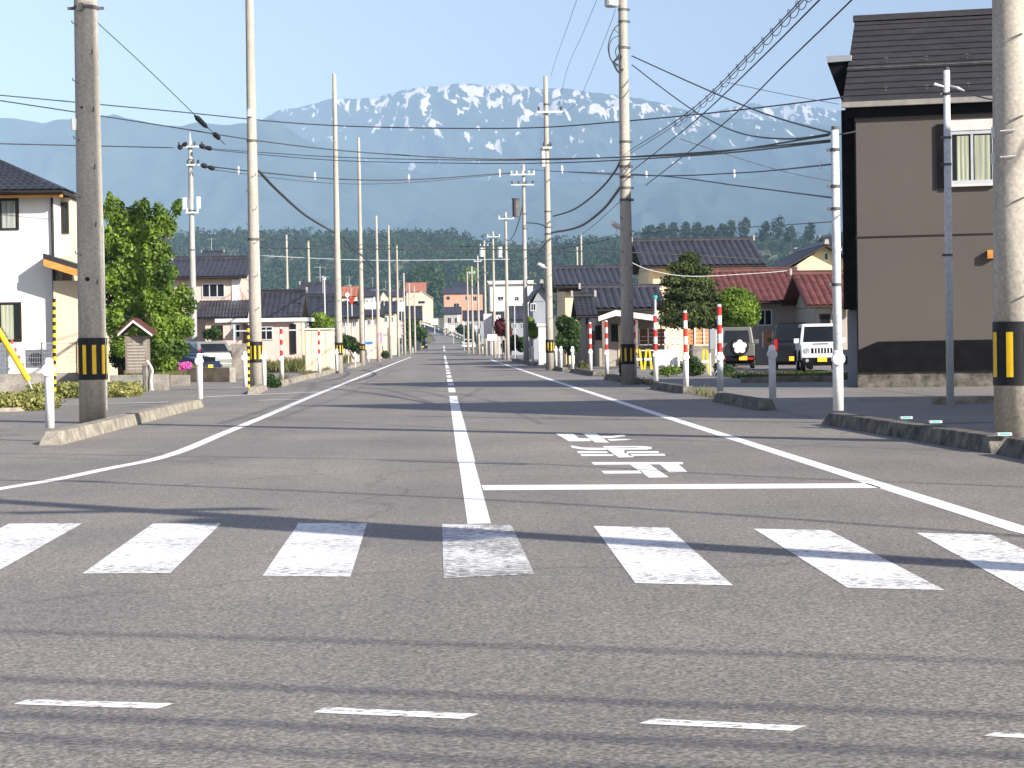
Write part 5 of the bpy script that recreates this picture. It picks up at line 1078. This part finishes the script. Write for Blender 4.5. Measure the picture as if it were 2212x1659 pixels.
tree('shrub', 'weedy grass clump beside the grey car rear wheel', 'shrub', (D(1566, 800, 66).x, 66, 0), blob_px([(1556, 794, 15, 14), (1572, 800, 16, 10)], 66), 1600, .035, 'leafd', .02, seed=26)
tree('climbing_plant', 'dark climbing plant at the foot of the transformer pole', 'plant', (D(1346, 815, 56.6).x, 56.3, 0), blob_px([(1344, 785, 7, 22), (1346, 800, 8, 14)], 56.3), 1500, .03, 'leafd', .02, seed=27)
tree('weeds', 'tuft of weeds on the kerb with one white bollard', 'weeds', (G(1262, 805).x, G(1262, 805).y, .1), blob_px([(1256, 792, 7, 12), (1266, 796, 7, 8)], G(1262, 805).y), 700, .04, 'grass', .01, seed=28)
tree('red_leaf_tree', 'dark red leaved shrub behind the far right poles', 'shrub', (D(1086, 760, 150).x, 150, 0), blob_px([(1082, 706, 14, 18), (1096, 715, 10, 14)], 150), 1600, .12, 'leafr', .05, seed=29)
tree('hedge', 'bright yellow green hedge right of the far steel pole', 'hedge', (D(1150, 765, 130).x, 130, 0), blob_px([(1145, 700, 10, 14), (1152, 715, 12, 16)], 130), 1600, .09, 'leaf', .04, seed=30)
tree('round_tree', 'broad dark green tree in front of the forest near the far bend', 'tree', (D(920, 690, 1050).x, 1050, 10), blob_px([(905, 605, 26, 26), (930, 600, 28, 28), (890, 625, 22, 20), (942, 625, 18, 24)], 1050), 6000, .9, 'leafd', .5, seed=31)
tree('round_tree', 'pale yellow green tree before the forest, right of the far bend', 'tree', (D(1018, 640, 1100).x, 1100, 12), blob_px([(1015, 595, 16, 20), (1000, 605, 14, 14)], 1100), 2500, .9, 'leaf', .4, seed=32)
tree('hedge', 'dark hedge on the left of the far road', 'hedge', (D(895, 745, 300).x, 300, .3), blob_px([(890, 712, 18, 20), (908, 722, 14, 14), (880, 735, 14, 14)], 300), 2500, .22, 'leafd', .1, seed=33)
tree('hedge', 'dark green hedge right of the far road end', 'hedge', (D(1010, 745, 420).x, 420, .8), blob_px([(1000, 712, 14, 10), (1014, 718, 12, 12), (1028, 730, 10, 12)], 420), 1800, .3, 'leafd', .1, seed=34)
tree('hedge', 'green hedge along the pavement behind the fifth left pole', 'hedge', (D(770, 775, 140).x, 140, 0), blob_px([(752, 740, 20, 14), (772, 752, 16, 12), (738, 735, 16, 14)], 140), 2600, .09, 'leafd', .05, seed=35)
tree('hedge', 'dark hedge behind the pair of far right bollards', 'hedge', (D(1115, 765, 160).x, 160, 0), blob_px([(1108, 740, 18, 16), (1128, 745, 14, 16), (1095, 748, 12, 14)], 160), 2600, .12, 'leafd', .05, seed=36)
tree('round_bush', 'dark little round bush on the left verge by far bollard', 'bush', (D(843, 780, 175).x, 175, 0), blob_px([(832, 766, 8, 7)], 175), 700, .1, 'leafd', .03, seed=37)

a, b = D(1600, 800, 62), D(1700, 800, 62); hedge('shade_strip', 'dark low leaf strip standing in for shade before the parked cars', 'shrub', a.x, b.x+1.5, 60.5, 66, .12, 7000, .045, 'leafp', 44)  # low dark leaves added to stand for the shade around the cars
# grass verges (stuff)
def blades(name, region, n, h, m, seed, w_=.01):
    rg = np.random.default_rng(seed); (x0, x1, y0, y1) = region
    x = rg.uniform(x0, x1, n); y = rg.uniform(y0, y1, n); pt = .5+.5*np.sin(x*2.3+1)*np.sin(y*.5+x); hh = h*(.35+.9*rg.random(n))*(.5+.7*pt); a = rg.uniform(0, math.pi, n)
    dx, dy = np.cos(a)*w_, np.sin(a)*w_; lx, ly = rg.normal(size=n)*hh*.3, rg.normal(size=n)*hh*.3; z = np.full(n, .0)
    v = np.stack([np.stack([x-dx, y-dy, z], 1), np.stack([x+dx, y+dy, z], 1), np.stack([x+dx*.3+lx, y+dy*.3+ly, hh], 1), np.stack([x-dx*.3+lx, y-dy*.3+ly, hh], 1)], 1).reshape(-1, 3)
    o = leafobj(name, v, m); tag(o, kind='stuff')
blades('verge_grass', (-13.5, -9.2, 73, 96), 26000, .42, 'drygrass', 1, .018)
blades('verge_grass', (-13.5, -6.6, 96, 150), 30000, .5, 'grass', 2, .03)
blades('yard_grass', (-13.0, -9.2, 66, 73), 6000, .3, 'grass', 3, .015)
blades('yard_grass', (-20, -10.5, 61.3, 64.5), 12000, .3, 'grass', 4, .015)
blades('kerb_weeds', (-5.05, -4.9, 62, 100), 1600, .25, 'grass', 5, .012)
blades('kerb_weeds', (5.36, 5.5, 40, 110), 1400, .18, 'grass', 6, .012)
blades('lot_grass', (9.7, 14, 57, 62), 6000, .18, 'grass', 7, .012)

# ------------------------------------------------------------------ barriers, boards (right)
def aframe(px, py0, py1, Y, label):
    p = Vector((D(px, 780, Y).x, Y, 0)); s = Y/F; root = empty('barricade', p); tag(root, label, 'barricade'); z1 = D(px, py0, Y).z; w_ = 20*s/2
    for sx in (-1, 1):
        mb = MB(); mb.prism([(p.x+sx*w_, Y, .02), (p.x+sx*w_*.55, Y, .02), (p.x+sx*w_*.12, Y, z1*.93), (p.x+sx*w_*.2, Y, z1), (p.x+sx*w_*.55, Y, z1*.93)], (0, .05, 0)); mb.build('leg', 'yellow', root, p)
    mb = MB(); mb.box((p.x-w_*.8, Y-.02, z1*.45), (p.x+w_*.8, Y+.02, z1*.55)); mb.build('crossbar', 'white', root, p)
aframe(1379, 753, 795, 84, 'yellow barricade nearest the transformer pole'); aframe(1400, 753, 795, 84, 'yellow barricade, second from the transformer pole'); aframe(1524, 753, 785, 70, 'yellow barricade by the block wall')
p = Vector((D(1450, 780, 84).x, 84, 0)); root = empty('sheet_barrier', p); tag(root, 'white sheet barrier on a pipe rail behind the striped poles', 'barrier')
a, b = D(1412, 757, 84), D(1500, 757, 84); mb = MB(); n_ = 24
for i in range(n_):
    x0 = a.x+(D(1462, 757, 84).x-a.x)*i/n_; x1 = a.x+(D(1462, 757, 84).x-a.x)*(i+1)/n_; o0, o1 = .02*math.sin(i*1.1), .02*math.sin((i+1)*1.1)
    mb.poly([(x0, 84+o0, .18), (x1, 84+o1, .18), (x1, 84+o1, a.z), (x0, 84+o0, a.z)])
mb.build('sheet', 'sheet', root, p)
mb = MB(); mb.tube([(a.x-.5, 84.03, a.z), (b.x+.5, 84.03, a.z)], .022, 8); mb.build('rail', 'white', root, p)
for px in (1412, 1462, 1500): q = D(px, 757, 84); mb = MB(); mb.tube([(q.x, 84.03, 0), (q.x, 84.03, q.z)], .022, 8); mb.build('post', 'white', root, p)
p = Vector((D(1450, 780, 93).x, 93, 0)); root = empty('gate_frame', p); tag(root, 'white square post frame with boards behind the second snow pole', 'gate')
for px in (1437, 1452, 1465, 1478): q = D(px, 712, 93); mb = MB(); mb.box((q.x-.04, 92.96, 0), (q.x+.04, 93.04, q.z)); mb.build('post', 'offwhite', root, p)
for py in (712, 728, 742): a, b = D(1437, py, 93), D(1478, py, 93); mb = MB(); mb.box((a.x, 92.9, a.z-.03), (b.x, 92.94, a.z+.03)); mb.build('rail', 'offwhite', root, p)
p = Vector((D(1541, 780, 68).x, 68, 0)); root = empty('control_box', p); tag(root, 'grey cabinet on two white posts left of the nearest snow pole', 'cabinet')
for px in (1533.5, 1546): q = D(px, 772, 68); mb = MB(); mb.tube([(q.x, 68, 0), (q.x, 68, D(px, 715, 68).z)], .035, 8); mb.build('post', 'offwhite', root, p)
a, b = D(1532, 755, 68), D(1545, 711, 68); mb = MB(); mb.box((a.x, 67.8, a.z), (b.x, 68.05, b.z)); mb.build('cabinet', 'bluegrey', root, p, bevel=.01)
p = Vector((D(1417, 780, 62).x, 62, 0)); mb = MB(); mb.tube([(p.x, 62, 0), (p.x, 62, D(1415, 645, 62).z)], .035, 8); mb.tube([(p.x, 62, D(1415, 645, 62).z), (p.x, 62, D(1415, 638, 62).z)], .07, 8, mi=1); tag(mb.build('slim_post', ['steel', 'teal'], None, p), 'slim grey post with pale green cap behind a snow pole', 'post')
h = H('gate_pillar', 'cream gate pillar with cap left of the third right pole', 'gate pillar', 1163, 112); h.bpart('pillar', 'offwhite', 0, .42, 0, .4, 0, D(1170, 705, 112).z); h.bpart('cap', 'offwhite', -.08, .5, -.08, .48, D(1170, 705, 112).z, D(1170, 699, 112).z)

# far signs and lamps
def sign(px, pyb, pyt, Y, w_, hh, m, label, sh='rect', zb=None):
    base = D(px, pyb, Y) if zb is None else Vector((D(px, pyb, Y).x, Y, zb)); t = D(px, pyt, Y); root = empty('road_sign', base); tag(root, label, 'sign')
    mb = MB(); mb.tube([base, (base.x, Y, t.z)], .035, 8); mb.build('post', 'alu', root, base)
    mb = MB()
    if sh == 'rect': mb.box((base.x-w_/2, Y-.06, t.z-hh), (base.x+w_/2, Y-.04, t.z))
    elif sh == 'tri': mb.prism([(base.x-w_/2, Y-.06, t.z), (base.x+w_/2, Y-.06, t.z), (base.x, Y-.06, t.z-hh)], (0, .02, 0))
    else: mb.tube([(base.x, Y-.06, t.z-hh/2), (base.x, Y-.04, t.z-hh/2)], hh/2, 16)
    mb.build('board', m, root, base)
sign(1055, 765, 678, 160, .65, 1.9, 'offwhite', 'tall pale sign board among the far right poles')
sign(762, 775, 643, 150, .55, .5, 'red', 'small red inverted triangle sign above the far left roofs', 'tri')
sign(806, 772, 652, 170, 1.3, .6, 'offwhite', 'pale rectangular sign between fourth and fifth left poles')
sign(869, 765, 652, 220, .6, 1.0, 'white', 'narrow white sign board right of the seventh left pole')
sign(820, 775, 718, 180, .5, .9, 'pinksign', 'small pink banner between the far left poles')
sign(1064, 768, 722, 150, .7, .45, 'white', 'white plate at the far right roadside with hanging mirror')
sign(704, 795, 597, 110, .2, .2, 'white', 'slim lamp post left of the third left pole', 'round')
sign(753, 790, 632, 140, .35, .3, 'white', 'slim lamp post between third and fourth left poles', 'round')
sign(1113, 775, 642, 135, .12, .12, 'white', 'white slim post beside the steel crossarm pole', 'round')
sign(797, 785, 738, 150, .6, .2, 'bluesign', 'small blue plate by the fourth left pole')
pr = None
for i, (px, Y) in enumerate(((748, 150), (806, 190), (835, 230), (852, 250), (1003, 300), (1030, 240), (1078, 170), (980, 420), (905, 420), (1092, 150))):
    if pr is None:
        pr = empty('slim_post', (0, 0, 0)); mb = MB(); mb.tube([(0, 0, 0), (0, 0, 4.2)], .05, 6); mb.build('shaft', 'alu', pr); mb = MB(); mb.box((-.18, -.04, 3.7), (.18, -.02, 4.15)); mb.build('plate', 'offwhite', pr); q = pr
    else: q = copy_tree(pr)
    q_l = ['slim pale signpost just right of the third left pole', 'slim pale signpost between the fourth and fifth left poles', 'slim pale signpost between the fifth and sixth left poles', 'slim pale signpost right of the sixth left pole', 'slim pale signpost nearest the far bend on the right', 'slim pale signpost beside the distant right hand poles', 'slim pale signpost right of the sixth right pole', 'slim pale signpost nearest the white car down the street', 'slim pale signpost by the tiny black car on the left', 'slim pale signpost left of the fifth right pole'][i]
    q.location = (D(px, 760, Y).x, Y, road_h(Y)); q.scale = (1, 1, .8+.05*(i % 5)); tag(q, q_l, 'signpost', 'slim far signposts')
# far road guard rail with white boards on the embankment
def far_pt(px, py, Y): return D(px, py, Y)
root = empty('guard_rail', D(958, 722, 560)); tag(root, 'guard rail along the far climbing road embankment', 'guard rail'); o = root.location
P = [D(912, 695, 900), D(935, 702, 800), D(965, 714, 680), D(990, 724, 580), D(1005, 731, 520)]
mb = MB(); mb.tube([tuple(q) for q in P], .25, 6); mb.build('rail', 'concrete', root, o)
mb = MB()
for i in range(4): a, b = P[i], P[i+1]; mb.hexa([a+Vector((0, .5, -3.5)), b+Vector((0, .5, -3.5)), b+Vector((0, 1.5, -3.5)), a+Vector((0, 1.5, -3.5)), a+Vector((0, .5, -.9)), b+Vector((0, .5, -.9)), b+Vector((0, 1.5, -.9)), a+Vector((0, 1.5, -.9))])
wl = mb.build('retaining_wall', 'block', None, P[0]); tag(wl, 'brownish retaining wall along the far climbing road', 'wall')
for i in range(12): t = i/11*3.999; k = int(t); q = P[k].lerp(P[k+1], t-k); mb = MB(); mb.box((q.x-.15, q.y-.15, q.z-2.0), (q.x+.15, q.y+.15, q.z+.6)); mb.build('post', 'steel', root, o)
for i, (px, py, w_, hh, l) in enumerate(((917, 686, 7, 10, 'small white board at the upper left of the far bend'), (939, 695, 15, 13, 'largest white board on the far guard rail'), (964, 703, 7, 10, 'small white board on the far guard rail'), (976, 708, 11, 11, 'right white board on the far guard rail'), (991, 688, 6, 15, 'narrow upright white banner above the far guard rail'))):
    q = D(px, py, 700-i*30); s = (700-i*30)/F; mb = MB(); mb.box((q.x-w_*s/2, q.y-.1, q.z-hh*s/2), (q.x+w_*s/2, q.y+.1, q.z+hh*s/2)); mb.box((q.x-.1, q.y, q.z-hh*s/2-3), (q.x+.1, q.y+.09, q.z-hh*s/2), 1); tag(mb.build('white_board', ['sheet', 'steel'], None, q), l, 'board')

# ------------------------------------------------------------------ vehicles
def wheel(parent, x, y, r, w_=.17, rimm='alu'):
    sx = 1 if x > 0 else -1; mb = MB(); mb.tube([(x-sx*w_/2, y, r), (x-sx*w_*.4, y, r), (x+sx*w_*.4, y, r), (x+sx*w_/2, y, r)], [r*.93, r, r, r*.93], 24); wh = mb.build('wheel', 'tyre', parent)
    mb = MB(); mb.tube([(x+sx*w_*.3, y, r), (x+sx*(w_*.5+.006), y, r)], [r*.62, r*.58], 20); mb.build('rim', rimm, wh)
def vehicle(name, label, loc, rz, paint, L, W, Hh, prof, hood, wb, wr, kind, spare=False, belt=None, glass_top=None):
    """local: front toward -Y. prof: side outline of body (y,z), cabin outline separate"""
    root = empty(name, loc, rz); tag(root, label, 'car'); hw = W/2
    body, cab = prof
    mb = MB(); n = len(body)
    rows = [(-hw+.03, .0), (-hw, 1), (hw, 1), (hw-.03, 0)]
    mb.prism([(-hw, y, z) for y, z in body], (W, 0, 0)); mb.build('body', paint, root, bevel=.045)
    # cabin with tumblehome
    (y0b, y0t, y1t, y1b, zb, zt) = cab; ti = .13; mb = MB()
    mb.hexa([(-hw+.02, y0b, zb), (hw-.02, y0b, zb), (hw-.02, y1b, zb), (-hw+.02, y1b, zb), (-hw+ti, y0t, zt), (hw-ti, y0t, zt), (hw-ti, y1t, zt), (-hw+ti, y1t, zt)]); cb = mb.build('cabin', paint, root, bevel=.05)
    def lerp3(a, b, t): return Vector(a).lerp(Vector(b), t)
    def glassq(nm, c, inset, off):
        a, b, cc, d = [Vector(q) for q in c]; ctr = (a+b+cc+d)/4; nrm = (b-a).cross(d-a).normalized()*off
        mb = MB(); mb.poly([q+(ctr-q)*inset+nrm for q in (a, b, cc, d)]); return mb.build(nm, 'glass', root)
    F4 = [(-hw+.02, y0b, zb), (hw-.02, y0b, zb), (hw-ti, y0t, zt), (-hw+ti, y0t, zt)]; B4 = [(hw-.02, y1b, zb), (-hw+.02, y1b, zb), (-hw+ti, y1t, zt), (hw-ti, y1t, zt)]
    def sub(c, u0, u1, v0, v1):
        a, b, cc, d = [Vector(q) for q in c]; f = lambda u, v: a.lerp(b, u).lerp(d.lerp(cc, u), v); return [f(u0, v0), f(u1, v0), f(u1, v1), f(u0, v1)]
    glassq('windscreen', sub(F4, .08, .92, .08, .86), 0, .012); glassq('rear_window', sub(B4, .12, .88, .10, .78), 0, .012)
    for sx in (-1, 1):
        S4 = [(sx*(hw-.02), y0b if sx < 0 else y1b, zb), (sx*(hw-.02), y1b if sx < 0 else y0b, zb), (sx*(hw-ti), y1t if sx < 0 else y0t, zt), (sx*(hw-ti), y0t if sx < 0 else y1t, zt)]
        S4 = [(sx*(hw-.02), y1b, zb), (sx*(hw-.02), y0b, zb), (sx*(hw-ti), y0t, zt), (sx*(hw-ti), y1t, zt)] if sx < 0 else [(sx*(hw-.02), y0b, zb), (sx*(hw-.02), y1b, zb), (sx*(hw-ti), y1t, zt), (sx*(hw-ti), y0t, zt)]
        for u0, u1 in ((.07, .48), (.53, .93)): glassq('side_window', sub(S4, u0, u1, .1, .82), 0, .012)
        mb = MB(); mb.box((sx*(hw+.02)-.02, y0b+.12, zb+.02), (sx*(hw+.02)+sx*.14+.02*sx, y0b+.19, zb+.19)) if sx > 0 else mb.box((-(hw+.18), y0b+.12, zb+.02), (-hw+.0, y0b+.19, zb+.19)); mb.build('mirror', paint if kind != 'van' else 'carblack', root, bevel=.02)
        for y in wb: wheel(root, sx*(hw-.09), y, wr)
        for y in wb:   # arches
            mb = MB(); pts = [(sx*(hw+.012), y+math.cos(a)*(wr+.07), wr+math.sin(a)*(wr+.07)) for a in [math.pi*i/10 for i in range(11)]]; mb.tube(pts, .035, 6); mb.build('wheel_arch', 'trim' if kind == '4x4' else paint, root)
    yf = min(y for y, z in body); yr = max(y for y, z in body)
    zbp = .42
    fb = (zbp+.06, zbp+.19) if kind == '4x4' else (zbp-.14, zbp+.12)
    mb = MB(); mb.box((-hw+.01, yf-.08, fb[0]), (hw-.01, yf+.02, fb[1])); mb.build('front_bumper', paint, root, bevel=.03)
    if kind == '4x4':
        mb = MB(); mb.box((-hw+.04, yf-.06, zbp-.2), (hw-.04, yf+.02, zbp+.055)); mb.build('front_valance', 'trim', root, bevel=.02)
        for sx in (-1, 1): mb = MB(); mb.tube([(sx*.52, yf-.05, zbp-.03), (sx*.52, yf-.072, zbp-.03)], .06, 12); mb.build('fog_lamp', 'lens', root)
        mb = MB(); mb.prism([(-.3, yf+.5, .935), (.3, yf+.5, .935), (.26, yf+.62, .975), (-.26, yf+.62, .975)], (0, .06, .01)); mb.build('bonnet_scoop', 'trim', root)
    mb = MB(); mb.box((-hw+.01, yr-.02, zbp-.12), (hw-.01, yr+.08, zbp+.10)); mb.build('rear_bumper', 'trim' if kind == '4x4' else paint, root, bevel=.03)
    if kind != 'hatch':
        mb = MB(); mb.box((-hw+.16, yr-.02, zt+.005), (hw-.16, yr-.10, zt+.02)) if False else mb.tube([(-hw+.25, y1t-.02, zt+.01), (hw-.25, y1t-.02, zt+.01)], .018, 6); mb.build('roof_spoiler', 'trim', root)
    for sx in (-1, 1):
        mb = MB()
        if kind == '4x4': mb.tube([(sx*(hw-.2), yf+.02, hood-.17), (sx*(hw-.2), yf-.022, hood-.17)], .105, 18)
        else: mb.box((sx*(hw-.22)-.14, yf-.015, hood-.25), (sx*(hw-.22)+.14, yf+.03, hood-.1))
        mb.build('headlight', 'lens', root)
        mb = MB()
        if kind == '4x4': mb.box((sx*(hw-.16)-.10, yr+.07, .36), (sx*(hw-.16)+.10, yr+.095, .45))
        else: mb.box((sx*(hw-.09)-.06, yr-.02, .75), (sx*(hw-.09)+.06, yr+.02, 1.15))
        mb.build('tail_light', 'lensred', root)
    mb = MB(); mb.box((-hw+.36, yf-.012, hood-.26), (hw-.36, yf+.02, hood-.08)); gr = mb.build('grille', 'trim', root)
    if kind == '4x4':
        for k in range(6): x = -.27+k*.108; mb = MB(); mb.box((x-.018, yf-.03, hood-.25), (x+.018, yf-.013, hood-.09)); mb.build('grille_bar', paint, gr)
        mb = MB(); mb.box((-hw+.1, yf-.06, zbp-.22), (hw-.1, yf-.0, zbp-.15)); mb.build('skid_plate', 'trim', root)
    for yy, sx, off in ((yf, -1, 0), (yr, 1, -.25 if spare else 0)):
        mb = MB(); mb.box((off-.165, yy+sx*.10-.006, zbp-.08), (off+.165, yy+sx*.10+.006, zbp+.085)); mb.build('number_plate', 'plate', root)
    mb = MB(); mb.box((-hw+.12, yf+.1, .2), (hw-.12, yr-.1, .34)); mb.build('underbody', 'trim', root)
    if spare:
        mb = MB(); cx = -.12; z = .88; mb.tube([(cx, yr+.01, z), (cx, yr+.04, z), (cx, yr+.19, z), (cx, yr+.22, z)], [.33, .365, .365, .32], 28); sp_ = mb.build('spare_wheel', 'tyre', root)
        mb = MB(); pts = []
        for i in range(60): a = 2*math.pi*i/60; rr = .205+.075*abs(math.cos(2.5*(a-math.pi/2))); pts.append((cx+rr*math.cos(a), yr+.225, z+rr*math.sin(a)))
        mb.prism(pts[::-1], (0, .012, 0)); mb.build('flower_emblem', 'white', sp_)
        mb = MB(); pts = [(cx+.055*math.cos(2*math.pi*i/20), yr+.245, z+.055*math.sin(2*math.pi*i/20)) for i in range(21)]; mb.tube(pts, .006, 5); mb.build('emblem_ring', 'steel', sp_)
    return root
prof4 = ([(-1.62, .44), (-1.64, .78), (-1.55, .88), (-1.2, .94), (-.62, .99), (1.55, 1.0), (1.58, .34), (-1.3, .34)], (-.70, -.36, 1.50, 1.56, .97, 1.68))
JY = 72
p = Vector((D(1786, 700, JY).x, JY+1.7, .012)); vehicle('off_road_car', 'small white off road car with yellow plate facing the camera', p, R(-6), 'carwhite', 3.3, 1.45, 1.68, prof4, .90, (-1.05, 1.0), .33, '4x4')
p = Vector((D(1603, 700, 82).x, 82+1.6, .012)); vehicle('off_road_car', 'grey green off road car seen from behind with flower spare wheel cover', p, R(172), 'cargreen', 3.3, 1.42, 1.68, prof4, .90, (-1.05, 1.0), .33, '4x4', spare=True)
profv = ([(-1.65, .28), (-1.65, .85), (-1.4, 1.02), (1.62, 1.05), (1.66, .9), (1.64, .28)], (-1.35, -.75, 1.54, 1.62, 1.03, 1.74))
p = Vector((D(1724, 700, 77).x, 77+1.4, .012)); vehicle('tall_van', 'black boxy van parked behind the white off road car', p, R(172), 'carblack', 3.4, 1.48, 1.78, profv, .95, (-1.15, 1.2), .3, 'van')
profh = ([(-1.9, .28), (-1.9, .72), (-1.0, .92), (1.75, .98), (1.85, .7), (1.82, .28)], (-1.1, -.3, 1.2, 1.72, .95, 1.46))
p = Vector((D(437, 700, 90).x, 90, 0)); vehicle('hatchback', 'silver green hatchback parked beyond the stone wall', p, R(205), 'carsilver', 3.7, 1.62, 1.5, profh, .9, (-1.2, 1.2), .3, 'hatch')
p = Vector((D(366, 700, 84).x, 84, 0)); vehicle('hatchback', 'dark blue car nose showing beside the silver green hatchback', p, R(60), 'carnavy', 3.7, 1.62, 1.4, profh, .9, (-1.2, 1.2), .3, 'hatch')
for px, Y, col, l, rz in ((908, 330, 'carblack', 'tiny black car parked left of the far road', 10), (1012, 330, 'carwhite', 'tiny white car parked right of the far road', -8)):
    p = Vector((D(px, 700, Y).x, Y, road_h(Y))); vehicle('parked_car', l, p, R(rz), col, 3.7, 1.62, 1.5, profh, .9, (-1.2, 1.2), .3, 'hatch')

print('POS', UP['R1'], UP['L1'], UP['R2'], W1, W2)
